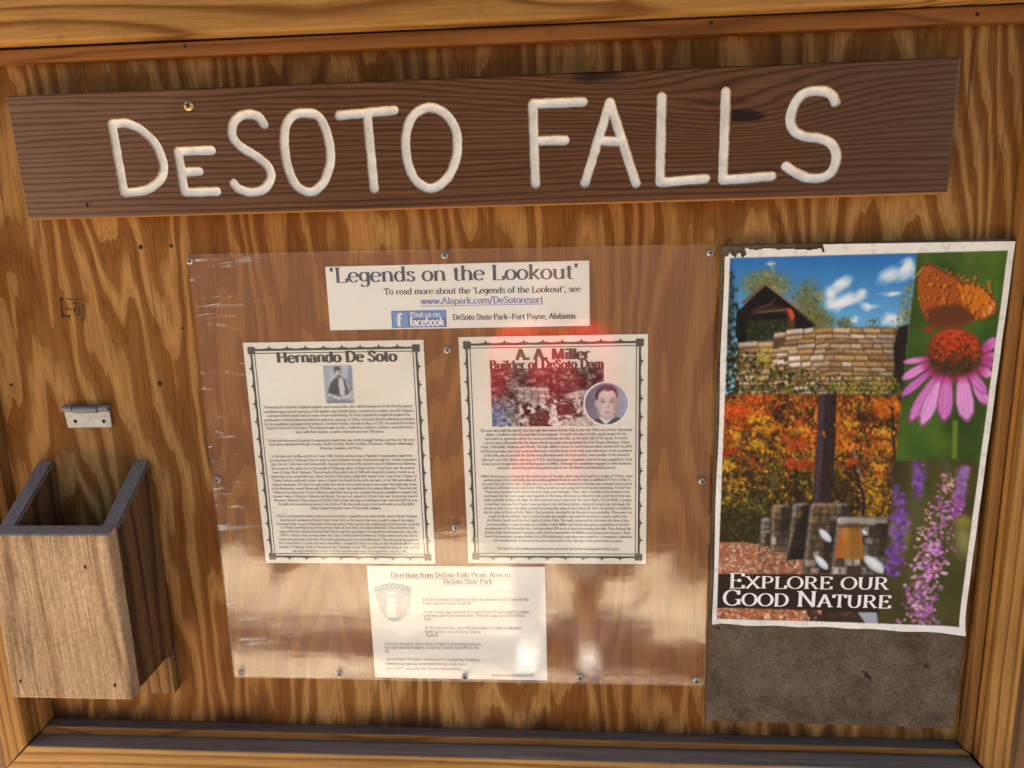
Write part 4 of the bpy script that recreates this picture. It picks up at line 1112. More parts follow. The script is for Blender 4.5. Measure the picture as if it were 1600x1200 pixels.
L2 = ["The man who built the twenty-five foot high dam above DeSoto Falls in the mid 1920's was Arthur Abernathy",
"Miller, a brilliant self educated electrical engineer. He built the dam to help supply power for his",
"hydroelectric generator which he constructed below the falls, on the west side of the gorge. A remote",
"concrete base still marks the site where electrical power was generated for Fort Payne, Mentone, Valley",
"Head, Collinsville, Alabama and Menlo, Georgia. Miller's house he had found an ideal location for his plant",
"at this picturesque spot atop Lookout Mountain. And his house to be built soon afterward, to the southwest",
"of the falls, was to provide the family long afterward with the most perfect view possible of the beautiful",
"falls and rock cliffs. Before the days of T.V.A. and large power companies, electricity was supplied to rural",
"areas by such imaginative and venturing men as Miller. Although he sometimes engaged in other business",
"ventures, electricity generating plants was by far his favorite professional pursuit.",
"Miller hired many local men for the construction of his dam, which was first built to a height of 19 feet. Later",
"various people of the community and surrounding gathered funds to raise the dam an additional 15 feet in order to",
"increase the size of the lake. It took one and up, the area was flooded and the lake was enlarged and stocked",
"with bass and bream to provide better fishing as well as more enjoyable boating and swimming. At that Fort",
"Payne was furnished with electricity from dusk until midnight. Then, after a number of local women had",
"purchased electric irons, power was supplied on Thursday afternoons to allow this task. Later electricity was",
"made available all day and night. As there was no record switch for the street lights, Forest Wells, a young",
"school boy, became Fort Payne's own version of the old lamp lighter, riding his bicycle up and down the",
"streets at dusk to turn the lights on and returning after dawn to turn them off. After he decided to build his",
"electric plant at DeSoto Falls, Miller's first problem consisted to be the men's inaccessibility. There were no",
"roads at all and Miller had to travel mostly by muddy, log road on several occasions before he",
"and Parker South built the first road to DeSoto Falls. The road connected the falls with the farm of the",
"ancestors where a road already ran to Valley Head. Miller and South saw great possibilities in further",
"development of this beautiful area, and purchased 200 acres of land surrounding the falls. They formed the",
"DeSoto Falls Development Company, with South as president and Miller as secretary and treasurer. Their",
"land of the mountain top was divided into 200 building lots, and plans were made for a community clubhouse",
"and installments. A historical brochure was built in the hills was to be preserved as a park.",
"The stone for this building generation never prevented the further development of their park."]
Z2 = [-115.0, -120.0, -125.1, -130.4, -135.5, -140.9, -146.2, -151.9, -157.0, -162.2, -173.0, -177.7, -182.9, -187.9, -193.1, -198.3, -203.6, -209.1, -214.4, -219.7, -225.0, -230.3, -235.7, -241.0, -246.4, -251.7, -257.1, -267.9]
W2 = [182, 168, 172, 176, 182, 182, 176, 181, 180, 144, 184, 178, 182, 180, 176, 178, 180, 178, 181, 182, 178, 174, 176, 180, 180, 182, 160, 152]
body_lines('body_text', L2, Z2, .1125, W2, p2, o2, M['ink_body'])

# ---- the headline strip
o3 = (-0.2893, 1.384)
p3 = empty('printed_strip', (-0.136, 0, 1.309), 'wide white strip headed Legends on the Lookout above the two pages', 'paper')
paper('paper', -0.2893, 0.018, 1.3088, 1.3838, Y_P, M['paper_w'], p3)
DR3 = -0.006
t_ = Print(); t_.text("'Legends on the Lookout'", .0041, -.0186, .0172, .22, .055, fit=.2913, drop=DR3); t_.build('title', M['ink_navy'], p3, o3, Y_I)
t_ = Print(); t_.text("To read more about the 'Legends of the Lookout', see", .0677, -.0342, .0072, .20, .085, fit=.2297, drop=DR3, seg=6); t_.build('notice_text', M['ink'], p3, o3, Y_I)
t_ = Print(); t_.text('DeSoto State Park_Fort Payne, Alabama', .1475, -.0655, .0066, .20, .085, fit=.1436, drop=DR3, seg=6)
t_.build('address_text', M['ink'], p3, o3, Y_I)
t_ = Print(); t_.text('www.Alapark.com/DeSotoresort', .1107, -.0463, .0078, .20, .085, fit=.1434, drop=DR3, seg=6); t_.rect(.1107, -.0490, .2541, -.0483); t_.build('web_address', M['ink_link'], p3, o3, Y_I)
t_ = Print(); t_.rect(.0749, -.0736, .1401, -.0535); bd = t_.build('badge', M['badge'], p3, o3, Y_I)
t_ = Print(); t_.rect(.0762, -.0724, .0945, -.0547); t_.rect(.0955, -.0628, .1392, -.0545); t_.build('badge_panel', M['badge_light'], bd, o3, Y_I - 5e-5)
t_ = Print(); t_.text('f', .0810, -.0718, .0145, .24, .17, serif=False); t_.text('facebook', .0962, -.0718, .0098, .22, .16, fit=.0415, serif=False); t_.text('Find us on', .0972, -.0612, .0058, .15, .12, fit=.036, serif=False)
t_.build('badge_lettering', M['ink_white'], bd, o3, Y_I - 1e-4)

# ---- directions sheet
o4 = (-0.2665, 1.006)
p4 = empty('printed_sheet', (-0.153, 0, 0.8465), 'pale sheet of directions with grey shield emblem at the foot', 'paper')
paper('paper', -0.2665, -0.040, 0.8468, 1.0058, Y_P + .0003, M['paper_w'], p4)
DR4 = 0.011
M['ink_mid'] = plain('grey_ink', (0.16, 0.14, 0.13), 0.5)
t_ = Print(); t_.text('Directions from DeSoto Falls Picnic Area to', .0302, -.0161, .0068, .20, .08, fit=.1522, drop=DR4, seg=6); t_.rect(.0302, -.0176, .1824, -.0171)
t_.text('DeSoto State Park', .0974, -.0243, .0068, .20, .08, fit=.0625, drop=DR4, seg=6); t_.rect(.0974, -.0258, .1599, -.0253)
t_.build('title', M['ink_mid'], p4, o4, Y_I)
p = Print()
for (s, x, y, w) in (("Exit the parking lot and turn right on entrance road. Come to the", 69.4, -47.1, 136), ("4-way stop on County Road 89.", 69.1, -52.2, 63), ("At the 4-way stop, turn left on County Road 89 and travel 5.2 miles,", 69.4, -64.3, 136), ("until you come to an intersection. There is a sign for DeSoto State", 69.1, -69.4, 131), ("Park.", 69.4, -74.5, 11),
    ("At the intersection, turn left and travel 1.5 miles to the park.", 70, -86.7, 126), ("Enter DeSoto State Park on County", 70.1, -92.2, 72), ("Road 89.", 71.3, -97.4, 17), ("Once in the park, don't miss to have a recreation area to", 16.1, -110.2, 126), ("the right and the lodge is 1 mile up County Road 89 on the", 15.3, -115.6, 124), ("left.", 15.9, -121, 6),
    ("Amenities include: restaurant, camping, lodging,", 16.1, -132.7, 125), ("Swimming, hiking, mountain biking, & more.".replace('&', 'and'), 15.3, -139.4, 107), ("See DSP's website for more information", 15.2, -146.2, 100), ):
    p.text(s, x * I, y * I - .0012, .0042, .16, .09, fit=w * I, serif=False, seg=4, drop=DR4)
p.text('Scan here for Driving Directions to DSP', .1544, -.1545, .0040, .18, .12, fit=.055, serif=False, seg=4, drop=DR4)
p.build('body_text', M['ink_pale'], p4, o4, Y_I, kind='stuff')
A = Art(190, 220, 470, 500, .7, (168, 172, 170))
A.tint(0.85 + 0.3 * fbm(A.X / 18, A.Y / 18, 4, 3))
A.poly([(190, 245), (330, 220), (470, 245), (470, 285), (330, 262), (190, 290)], (118, 136, 142), 3)
for k in range(9): A.ell(215 + k * 29, 262 - 14 * sin(pi * (k + .3) / 8.6), 8, 8, (176, 190, 192), 0, .3, .8)
A.poly([(340, 400), (470, 390), (470, 460), (330, 480)], (204, 178, 160), 12, .9)
A.poly([(285, 330), (340, 320), (342, 470), (272, 470)], (240, 232, 214), 4)
A.poly([(280, 290), (350, 285), (348, 305), (285, 306)], (236, 230, 214), 3)
A.poly([(270, 470), (370, 465), (350, 500), (290, 500)], (140, 156, 160), 5)
A.c = A.c * .75 + 60
def shield(u, v):
    w = np.where(v < .32, .48, .48 * np.sqrt(np.clip(1 - ((v - .32) / .68) ** 2, 0, 1)) * 0.94)
    return (np.abs(u - .5) < w) & (v > .02 + .22 * (u - .5) ** 2 * 2)
photo('shield_emblem', A, .0065, -.0780, .0570, -.0228, o4, Y_I, p4, (191, 221, 469, 499), (70, 76), shield)

# ---------------------------------------------------------------- clear plastic sheet over the papers
ac = empty('acrylic_sheet', (-0.147, 0, 0.8458), 'scuffed clear plastic sheet with painted glint streaks screwed over the four printed papers', 'plastic sheet')
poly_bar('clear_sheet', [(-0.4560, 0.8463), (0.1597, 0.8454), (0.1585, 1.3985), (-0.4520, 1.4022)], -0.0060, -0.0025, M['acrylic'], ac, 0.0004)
for i, (x, z) in enumerate([(-0.4492, 1.3946), (-0.1468, 1.394), (0.1528, 1.3895), (-0.4468, 1.1232), (0.1499, 1.1201), (-0.4462, 0.8538), (-0.3127, 0.8553), (-0.1468, 0.8538), (0.002, 0.8557), (0.149, 0.854), (-0.149, 1.2837), (-0.1492, 1.0605)]):
    screw(ac, x, z, 0.0061, 1.0, None, i * 0.7)

# ---------------------------------------------------------------- fibreboard backing
bk = board('backing_board', 0.1645, 0.4700, -0.0125, -0.0005, 0.7990, 1.3975, M['fibre'], None, 0.0012, 2, lambda x, y, z: (x - (0.0035 if z < 1 else 0) + (-0.002 if (z < 1 and x > .4) else 0), y, z - (0.002 if (z < 1 and x > .4) else 0) + (0.0018 if z < 1 and x < .3 else 0)))
tag(bk, 'bare grey-brown fibreboard panel behind the colour poster', 'board')
# ---------------------------------------------------------------- the colour poster
def paint_poster():
    A = Art(1105, 372, 1592, 994, 1.35, (238, 230, 214))
    X, Y = A.X, A.Y
    R = random.Random(4)
    def xb(y): return 1436 - 62 * (y - 392) / 584.0              # seam between the two columns
    def xl(y): return 1141.5 - 22 * (y - 400) / 565.0
    def xr(y): return 1575 - 78 * (y - 390) / 587.0
    def yt(x): return 401 - 11 * (x - 1142) / 433.0
    def yb_(x): return 965 + 12 * (x - 1120) / 377.0
    XB, XLe, XRi, YT, YB = xb(Y), xl(Y), xr(Y), yt(X), yb_(X)
    def sm(a, w=1.0): return np.clip(a / w + .5, 0, 1)
    n1, n2, n3 = fbm(X / 26, Y / 26, 5, 41, .6), fbm(X / 9, Y / 9, 4, 42, .6), fbm(X / 3.2, Y / 3.2, 3, 43, .6)
    left = sm(XB - X, 1.2)
    # -- lookout picture: sky, clouds, trees
    g = np.clip((Y - 395) / 150, 0, 1)[..., None]
    skyc = np.array([52, 108, 162]) * (1 - g) + np.array([132, 182, 210]) * g
    top = left * (Y < 602)
    A.c = A.c * (1 - top[..., None]) + skyc * top[..., None]
    def cloud(pts, w=1.0):
        for (x, y, rx, ry, a) in pts:
            for k in range(16):
                A.ell(x + R.gauss(0, rx * .5), y + R.gauss(0, ry * .5), rx * R.uniform(.25, .6), ry * R.uniform(.3, .7), (232, 232, 226), a, .6, .30 * w)
    cloud([(1318, 436, 14, 9, -.5), (1300, 450, 16, 9, -.2), (1310, 468, 22, 8, -.4), (1335, 458, 18, 7, -.5), (1350, 452, 10, 5, -.6), (1362, 470, 12, 4, .1), (1405, 424, 26, 8, -.45), (1422, 412, 16, 8, -.5), (1398, 486, 16, 7, -.3), (1400, 452, 14, 3, -.2), (1336, 489, 8, 4, 0), (1208, 409, 6, 3, 0)])
    def foliage(x0, y0, x1, y1, n, cols, r=(1.2, 3.0), shape=None, op=.85):
        for k in range(n):
            x, y = R.uniform(x0, x1), R.uniform(y0, y1)
            if shape and not shape(x, y): continue
            c = np.array(R.choice(cols)) * R.uniform(.75, 1.2)
            A.ell(x, y, R.uniform(*r), R.uniform(*r) * .75, c, R.uniform(0, 3), .35, op * R.uniform(.6, 1))
    inl = lambda x, y: xl(y) + 1 < x < xb(y) - 1
    ell_ = lambda cx, cy, rx, ry: (lambda x, y: inl(x, y) and ((x - cx) / rx) ** 2 + ((y - cy) / ry) ** 2 < R.uniform(.4, 1.1))
    foliage(1120, 400, 1165, 520, 260, [(30, 38, 24), (44, 50, 30), (20, 26, 18)], (1.5, 4), lambda x, y: inl(x, y) and x < 1138 + 14 * (y - 400) / 60 + R.uniform(-6, 6))
    for (a, b, c, d, e) in ((1200, 440, 34, 18, (116, 112, 60)), (1266, 470, 20, 30, (104, 104, 60)), (1286, 492, 20, 12, (96, 96, 52)), (1325, 497, 10, 9, (90, 96, 70)), (1130, 470, 16, 60, (34, 40, 26)), (1420, 480, 10, 24, (116, 106, 70))): A.ell(a, b, c, d, e, 0, .6, .8 if a < 1420 else .4)
    foliage(1152, 420, 1240, 470, 260, [(120, 118, 58), (150, 140, 76), (96, 98, 48), (140, 128, 90)], (1.2, 3), ell_(1200, 440, 42, 26))
    foliage(1190, 404, 1222, 436, 70, [(128, 118, 92), (150, 140, 100)], (.8, 2), ell_(1206, 418, 14, 16))
    foliage(1240, 430, 1290, 500, 260, [(110, 108, 62), (130, 122, 74), (86, 88, 48)], (1.2, 3), ell_(1266, 468, 26, 36))
    foliage(1262, 470, 1310, 505, 170, [(100, 100, 52), (124, 116, 60)], (1.2, 3), ell_(1286, 490, 24, 16))
    foliage(1310, 482, 1340, 505, 90, [(84, 92, 66), (110, 112, 80)], (1, 2.4), ell_(1325, 496, 13, 12))
    foliage(1355, 480, 1390, 505, 80, [(100, 100, 70), (124, 116, 84)], (1, 2.4), ell_(1370, 496, 15, 12))
    foliage(1395, 430, 1430, 505, 200, [(108, 98, 78), (150, 136, 60), (84, 78, 60), (176, 160, 40)], (1, 3), lambda x, y: inl(x, y) and x > 1428 - (y - 425) * .42 + R.uniform(-8, 8) and (int(y / 9) % 2 or R.random() < .5))
    # shelter with a gable roof
    A.poly([(1152, 480), (1198, 438), (1240, 468), (1277, 498), (1270, 506), (1240, 506), (1160, 520), (1150, 515)], (26, 20, 16), 1.2)
    A.poly([(1166, 522), (1170, 492), (1232, 486), (1234, 512), (1200, 520)], (44, 46, 24), 2)
    foliage(1166, 490, 1236, 518, 90, [(70, 72, 34), (92, 90, 44), (40, 44, 22)], (1.2, 2.6), lambda x, y: inl(x, y))
    A.poly([(1158, 465), (1196, 437), (1198, 441), (1163, 468)], (108, 92, 78), .9)
    A.poly([(1196, 438), (1200, 438), (1254, 472), (1247, 474)], (132, 112, 94), .9)
    A.poly([(1247, 473), (1278, 497), (1274, 499), (1245, 476)], (60, 46, 38), 1)
    A.poly([(1170, 486), (1178, 474), (1205, 466), (1240, 472), (1246, 482), (1236, 488), (1228, 478), (1186, 480)], (58, 40, 32), 1)
    A.poly([(1180, 478), (1230, 473), (1232, 477), (1184, 480)], (110, 84, 66), 1)
    A.line([(1186, 472), (1204, 468), (1215, 458)], 3, (80, 60, 48))
    A.poly([(1228, 474), (1240, 474), (1245, 486), (1246, 510), (1233, 512), (1233, 484)], (86, 60, 46), .9)
    A.poly([(1230, 472), (1240, 474), (1245, 484), (1240, 492), (1236, 480)], (196, 84, 34), 1.2)
    A.poly([(1152, 500), (1166, 488), (1168, 524), (1154, 524)], (22, 18, 14), 1.4)
    # curved wall of coursed stone
    wall = [(1154, 523), (1206, 520), (1212, 513), (1240, 504), (1290, 501), (1340, 500), (1392, 500), (1416, 504), (1412, 604), (1150, 604)]
    A.poly(wall, (96, 74, 50), 1)
    y0 = 501.0; row = 0
    while y0 < 600:
        h = R.uniform(6.0, 10.5)
        x = 1152 + R.uniform(0, 10)
        while x < 1412:
            w = R.uniform(13, 34)
            lift = 12 * max(0, (1242 - x) / 50) ** 1.3 if x < 1242 else 0
            if x < 1206: lift = 21 + 0
            ya, yb2 = y0 + lift, y0 + lift + h - 1.4
            c = np.array(R.choice([(196, 168, 136), (206, 184, 158), (178, 142, 96), (188, 160, 118), (166, 132, 92), (214, 196, 174)])) * R.uniform(.82, 1.05) * (1 - .35 * max(0, (x - 1350) / 60))
            sk = -1.0 if x < 1300 else 0.4
            A.poly([(x + R.uniform(0, 1), ya + R.uniform(0, 1) - sk), (x + w - 1.4, ya + R.uniform(0, 1) + sk), (x + w - 1.2, yb2 + sk), (x + .4, yb2 - sk)], c, 1.0)
            A.poly([(x + 1, yb2 - 2.2 - sk), (x + w - 1.4, yb2 - 2 + sk), (x + w - 1.4, yb2 + sk), (x + 1, yb2 - sk)], c * .66, 1.2, .8)
            x += w
        y0 += h
    m_w = ((Y > 500) & (Y < 602) & (X < 1418)) * left
    A.tint(0.80 + 0.4 * n3, m_w * .8)
    A.poly([(1408, 500), (1424, 496), (1414, 600), (1396, 602), (1402, 560), (1400, 530)], (40, 28, 20), 3)
    edge_y = lambda x: 536 + 44 * min(1, max(0, (x - 1150) / 170)) + 10 * min(1, max(0, (x - 1320) / 80))
    foliage(1115, 515, 1412, 604, 1500, [(40, 46, 22), (70, 74, 28), (104, 104, 36), (28, 32, 16), (126, 120, 44), (56, 52, 24)], (1.3, 3.6), lambda x, y: inl(x, y) and y > edge_y(x) + R.uniform(-9, 9))
    foliage(1115, 500, 1160, 604, 260, [(24, 26, 14), (40, 40, 20), (54, 50, 24)], (2, 4), lambda x, y: inl(x, y) and x < 1152 + R.uniform(-8, 8))
    foliage(1178, 528, 1210, 556, 110, [(176, 166, 46), (150, 146, 44)], (1.2, 2.6), ell_(1196, 541, 13, 14))
    foliage(1310, 575, 1412, 604, 160, [(130, 124, 44), (164, 150, 50), (96, 92, 34)], (1.2, 2.8), inl)
    # -- autumn wood picture
    mid = left * (Y >= 601) * (Y < 850)
    A.put(mid, (64, 40, 18))
    A.put(mid * np.clip((n1 - .38) * 3.5, 0, 1) * (Y < 720), (186, 88, 24))
    A.put(mid * np.clip((n2 - .45) * 3, 0, 1) * np.clip((Y - 640) / 60, 0, 1) * (Y < 790), (150, 112, 34))
    A.put(mid * np.clip((n1 - .5) * 5, 0, 1) * np.clip((690 - Y) / 40, 0, 1) * (X < 1260), (172, 60, 24))
    oy = [(190, 84, 24), (160, 66, 22), (206, 118, 30), (146, 50, 24), (186, 104, 34), (196, 140, 40)]
    yy_ = [(176, 136, 36), (196, 152, 40), (150, 122, 40), (120, 108, 38)]
    dk = [(52, 32, 16), (70, 44, 20), (44, 34, 18)]
    foliage(1112, 601, 1408, 705, 2300, oy + oy + yy_[:2] + dk, (1.2, 3.0), inl)
    foliage(1112, 640, 1280, 720, 600, yy_ + oy[:2] + dk, (1.2, 3.0), inl)
    foliage(1112, 690, 1408, 785, 1500, yy_ + dk + dk + [(150, 84, 28), (90, 84, 30), (64, 70, 30)], (1.3, 3.2), inl)
    foliage(1345, 725, 1402, 795, 330, [(214, 148, 30), (196, 130, 28), (120, 78, 24)], (1.3, 3.2), inl)
    foliage(1112, 750, 1200, 840, 500, [(48, 52, 22), (66, 74, 28), (30, 34, 16), (90, 84, 34)], (1.4, 3.4), inl)
    foliage(1112, 730, 1170, 770, 120, [(206, 124, 30), (190, 140, 40)], (1.2, 2.6), inl)
    A.tint(np.array([.90, .98, 1.0]) * np.ones(X.shape + (1,)), mid); A.tint(0.84 + .42 * fbm(X / 16, Y / 12, 4, 97, .6), mid)
    A.poly([(1283, 600), (1311, 600), (1309, 680), (1302, 770), (1274, 770), (1278, 690)], (54, 38, 36), 1.4)
    A.poly([(1284, 600), (1292, 600), (1289, 690), (1284, 770), (1275, 770), (1279, 690)], (84, 68, 82), 3, .7)
    w_ = A.sub(1272, 598, 1313, 772); A.c[w_] *= (0.72 + .55 * n3[w_])[..., None]
    for (pts, wd, c) in (([(1247, 710), (1249, 770)], 5, (50, 34, 24)), ([(1332, 695), (1342, 730), (1354, 760), (1352, 790)], 4.5, (44, 32, 28)), ([(1213, 720), (1206, 750)], 3.5, (84, 74, 66)), ([(1337, 676), (1340, 700), (1350, 730)], 4, (120, 110, 110)), ([(1302, 735), (1318, 770)], 4, (48, 32, 26)), ([(1398, 620), (1402, 700)], 4, (44, 30, 22)), ([(1393, 745), (1382, 790)], 3, (72, 48, 28))):
        A.line(pts, wd, c, 1.2, .9)
    foliage(1112, 601, 1408, 735, 420, oy + yy_[:2], (1.0, 2.2), lambda x, y: inl(x, y) and not (1272 < x < 1313))
    for k in range(26):
        x, y = R.uniform(1118, 1400), R.uniform(606, 720)
        if inl(x, y) and not (1266 < x < 1318):
            c = R.choice(oy + yy_[:2])
            for q in range(26): A.ell(x + R.gauss(0, 9), y + R.gauss(0, 4), R.uniform(1.6, 3.6), R.uniform(1.2, 2.4), np.array(c) * R.uniform(.85, 1.18), R.uniform(0, 3), .35, .85)
    for k in range(20):
        x, y = R.uniform(1118, 1400), R.uniform(610, 780)
        if inl(x, y) and not (1266 < x < 1318): A.ell(x, y, R.uniform(6, 14), R.uniform(4, 9), (40, 26, 14), R.uniform(0, 3), .8, .5)
    # leaf-strewn floor
    fl = left * (Y > 838 - 2 * (X < 1170)) * (X < 1300)
    A.put(fl, (150, 104, 76))
    foliage(1112, 838, 1300, 975, 2100, [(214, 190, 172), (190, 132, 100), (168, 96, 60), (226, 208, 194), (140, 88, 62), (200, 160, 132), (110, 72, 54)], (1.0, 2.6), lambda x, y: inl(x, y) and y > 838 + R.uniform(-2, 2))
    # stone piers with pale rails
    def stones(poly_, cols, n, rr=(3, 7), dark=(46, 36, 28)):
        A.poly(poly_, dark, 1.4)
        xs = [q[0] for q in poly_]; ys = [q[1] for q in poly_]
        def ins(x, y):
            k = False
            for i in range(len(poly_)):
                (ax, ay), (bx, by) = poly_[i], poly_[(i + 1) % len(poly_)]
                if ((ay > y) != (by > y)) and x < (bx - ax) * (y - ay) / ((by - ay) or 1e-9) + ax: k = not k
            return k
        for q in range(n):
            x, y = R.uniform(min(xs), max(xs)), R.uniform(min(ys), max(ys))
            if not ins(x, y): continue
            a, b = R.uniform(*rr), R.uniform(rr[0] * .6, rr[1] * .6)
            c = np.array(R.choice(cols)) * R.uniform(.7, 1.1)
            A.poly([(x - a, y - b), (x + a, y - b * .8), (x + a * .9, y + b), (x - a, y + b * .9)], c, 1.5, .85)
    gry = [(126, 112, 96), (158, 146, 132), (104, 86, 64), (140, 110, 72), (90, 76, 60), (176, 166, 154)]
    def pier(x0, x1, y0, y1, lean, cols, dark=.45, course=13):
        """a tapering pier of laid stones: lit left edge, shaded right side, dark joints"""
        pl = [(x0, y0 + 5), (x0 + 5, y0), (x1 - 5, y0), (x1, y0 + 5), (x1 + lean * .3, y1), (x0 - lean, y1)]
        A.poly(pl, (56, 44, 34), 1.6)
        y = y0 + 1; 
        while y < y1 - 4:
            h = course * R.uniform(.75, 1.25); f0 = (y - y0) / (y1 - y0)
            xa, xb2 = x0 - lean * f0 + 1, x1 + lean * .3 * f0 - 1
            x = xa
            while x < xb2 - 3:
                w = min(R.uniform(9, 20), xb2 - x)
                t_ = (x + w / 2 - xa) / (xb2 - xa)
                c = np.array(R.choice(cols)) * (1.12 - (1 - dark) * max(0, t_ - .35) / .65) * R.uniform(.85, 1.1)
                A.poly([(x + .8, y + 1.2), (x + w - .8, y + R.uniform(.6, 1.6)), (x + w - .8, min(y + h, y1) - .8), (x + .8, min(y + h, y1) - .8)], c * .85, 3.4)
                x += w
            y += h
        A.poly([(x0 - lean * 1.0, y1), (x0 + 1, y0 + 5), (x0 + 7, y0 + 2), (x0 + 6 - lean, y1)], (160, 152, 138), 4, .5)
        A.poly([(x0 + 3, y0 + 5), (x0 + 6, y0), (x1 - 6, y0), (x1 - 3, y0 + 5)], (160, 154, 144), 3, .6)
    pier(1190, 1207, 794, 842, 1, gry, .5, 9)
    pier(1207, 1240, 773, 852, 2, gry, .4)
    pier(1240, 1272, 771, 864, 9, gry, .25)
    A.poly([(1262, 774), (1275, 774), (1256, 864), (1232, 866), (1240, 830)], (36, 26, 20), 4, .85)
    pier(1268, 1332, 771, 888, 12, gry, .35, 15)
    A.poly([(1300, 800), (1316, 796), (1306, 888), (1282, 888)], (40, 30, 22), 6, .7)
    pier(1310, 1396, 793, 890, 10, gry, .4, 16)
    mp = ((Y > 768) & (Y < 890) & (X > 1186) & (X < 1400)) * left
    A.tint(0.62 + 0.62 * fbm(X / 5, Y / 4, 4, 88, .7), mp)
    A.poly([(1316, 810), (1348, 806), (1352, 840), (1350, 864), (1308, 862)], (150, 106, 48), 1.6)
    A.poly([(1308, 862), (1316, 810), (1322, 812), (1318, 862)], (158, 94, 44), 1.6)
    A.poly([(1318, 796), (1390, 798), (1390, 804), (1320, 806)], (152, 146, 138), 2, .8)
    for (x, y, rx, ry, an) in ((1293, 825, 13, 6.5, .85), (1287, 870, 14, 6.5, .85), (1370, 873, 21, 9.5, .7), (1355, 820, 5, 3.5, .8)):
        A.ell(x + 1, y + 3, rx, ry, (40, 34, 30), an, .2, .8)
        A.ell(x, y, rx, ry, (168, 174, 178), an, .14); A.ell(x - 1, y - 2, rx * .8, ry * .55, (216, 218, 216), an, .5, .9)
    A.poly([(1330, 808), (1346, 806), (1350, 862), (1332, 864)], (128, 92, 40), 5, .7); A.poly([(1318, 812), (1330, 810), (1328, 830), (1318, 832)], (176, 128, 66), 4, .6)
    A.ell(1334, 808, 20, 4, (70, 52, 34), 0, .6, .7)
    A.poly([(1290, 930), (1380, 930), (1374, 978), (1290, 976)], (60, 46, 34), 3)
    A.poly([(1342, 954), (1372, 952), (1374, 978), (1356, 976)], (150, 154, 160), 2)
    stones([(1262, 952), (1340, 952), (1340, 976), (1270, 976)], [(92, 70, 52), (74, 58, 44)], 30, (3, 6), (58, 44, 34))
    foliage(1118, 950, 1285, 976, 160, [(206, 124, 60), (180, 84, 40), (220, 196, 170), (120, 70, 44)], (1.4, 3.4), inl)
    # dark band behind the lettering
    A.poly([(1119, 889), (1398, 890), (1394, 955), (1116, 946)], (44, 30, 20), 1.5, .93)
    # -- right column: cone flower and butterfly
    right = sm(X - XB, 1.2)
    gr = (58 + 40 * n1)[..., None] * np.array([.78, 1.02, .34])
    dkk = np.clip(1.15 - .45 * np.clip((560 - Y) / 180, 0, 1) * np.clip((1470 - X) / 60, -1, 1) * 0 - .12 * np.sin(X / 23.0 + Y / 60.0), .6, 1.3)[..., None]
    A.c = A.c * (1 - right[..., None]) + gr * dkk * right[..., None]
    for k in range(26):
        x, y = R.uniform(1405, 1575), R.uniform(392, 700)
        if x > xb(y) + 6: A.ell(x, y, R.uniform(10, 26), R.uniform(16, 40), np.array(R.choice([(52, 82, 28), (84, 104, 34), (40, 62, 22), (72, 80, 40)])), R.uniform(-.4, .4), .7, .35)
    A.put(right * np.clip((X - 1500) / 20, 0, 1) * np.clip((1545 - X) / 30, 0, 1) * np.clip((470 - Y) / 40, 0, 1) * .4, (116, 110, 70))
    A.line([(1496, 640), (1494, 700)], 8, (104, 116, 44), 3)
    def petal(x0, y0, x1, y1, w, c, tip=.5):
        dx, dy = x1 - x0, y1 - y0; L = math.hypot(dx, dy); ux, uy = dx / L, dy / L; px, py = -uy, ux
        pts = [(x0 + ux * L * s + px * w * h, y0 + uy * L * s + py * w * h) for s, h in ((0, .35), (.25, .75), (.6, 1), (.85, .8), (1, .15), (1, -.15), (.85, -.8), (.6, -1), (.25, -.75), (0, -.35))]
        A.poly(pts, np.array(c) * .62, 1.4)
        A.poly([(x * .86 + (x0 + x1) / 2 * .14, y * .86 + (y0 + y1) / 2 * .14) for x, y in pts], c, 2.0)
        for s in (-.35, .05, .4):
            A.line([(x0 + px * w * s, y0 + py * w * s), (x0 + ux * L * .95 + px * w * s * .9, y0 + uy * L * .95 + py * w * s * .9)], 1.1, np.array(c) * R.choice([.78, 1.14]), 1.0, .6)
        A.ell(x0 + ux * 6, y0 + uy * 6, 9, w * 1.0, (164, 48, 104), math.atan2(uy, ux), .6, .6)
    pk = [(206, 132, 184), (196, 118, 176), (184, 108, 172), (214, 146, 194)]
    for (a, b, c, d, w) in ((1458, 546, 1414, 552, 5.0), (1536, 536, 1562, 516, 9), (1536, 546, 1560, 540, 6), (1536, 552, 1556, 556, 6), (1530, 560, 1552, 572, 8), (1458, 552, 1412, 578, 7.5), (1462, 562, 1411, 604, 7), (1520, 562, 1545, 618, 11), (1512, 562, 1546, 600, 8), (1472, 566, 1424, 644, 11), (1478, 568, 1442, 650, 12), (1506, 566, 1514, 643, 15), (1484, 568, 1478, 643, 13)):
        petal(a, b, c, d, w, R.choice(pk))
    for (cx, cy, rx, ry, c) in ((1494, 538, 40, 34, (96, 50, 28)), (1494, 530, 38, 26, (132, 58, 24)), (1494, 520, 34, 16, (176, 62, 24))):
        A.ell(cx, cy, rx, ry, c, 0, .16)
    A.ell(1494, 556, 34, 14, (64, 54, 26), 0, .5, .8)
    for k in range(520):
        a = R.uniform(0, 2 * pi); q = math.sqrt(R.random()); x, y = 1494 + 39 * q * cos(a), 537 + 33 * q * sin(a)
        up = (y - 504) / 66
        c = (206, 84, 34) if R.random() > up * 1.3 else ((120, 66, 30) if R.random() < .5 else (58, 56, 28))
        A.ell(x, y, 1.5, 1.7, np.array(c) * R.uniform(.6, 1.15), 0, .5, .8)
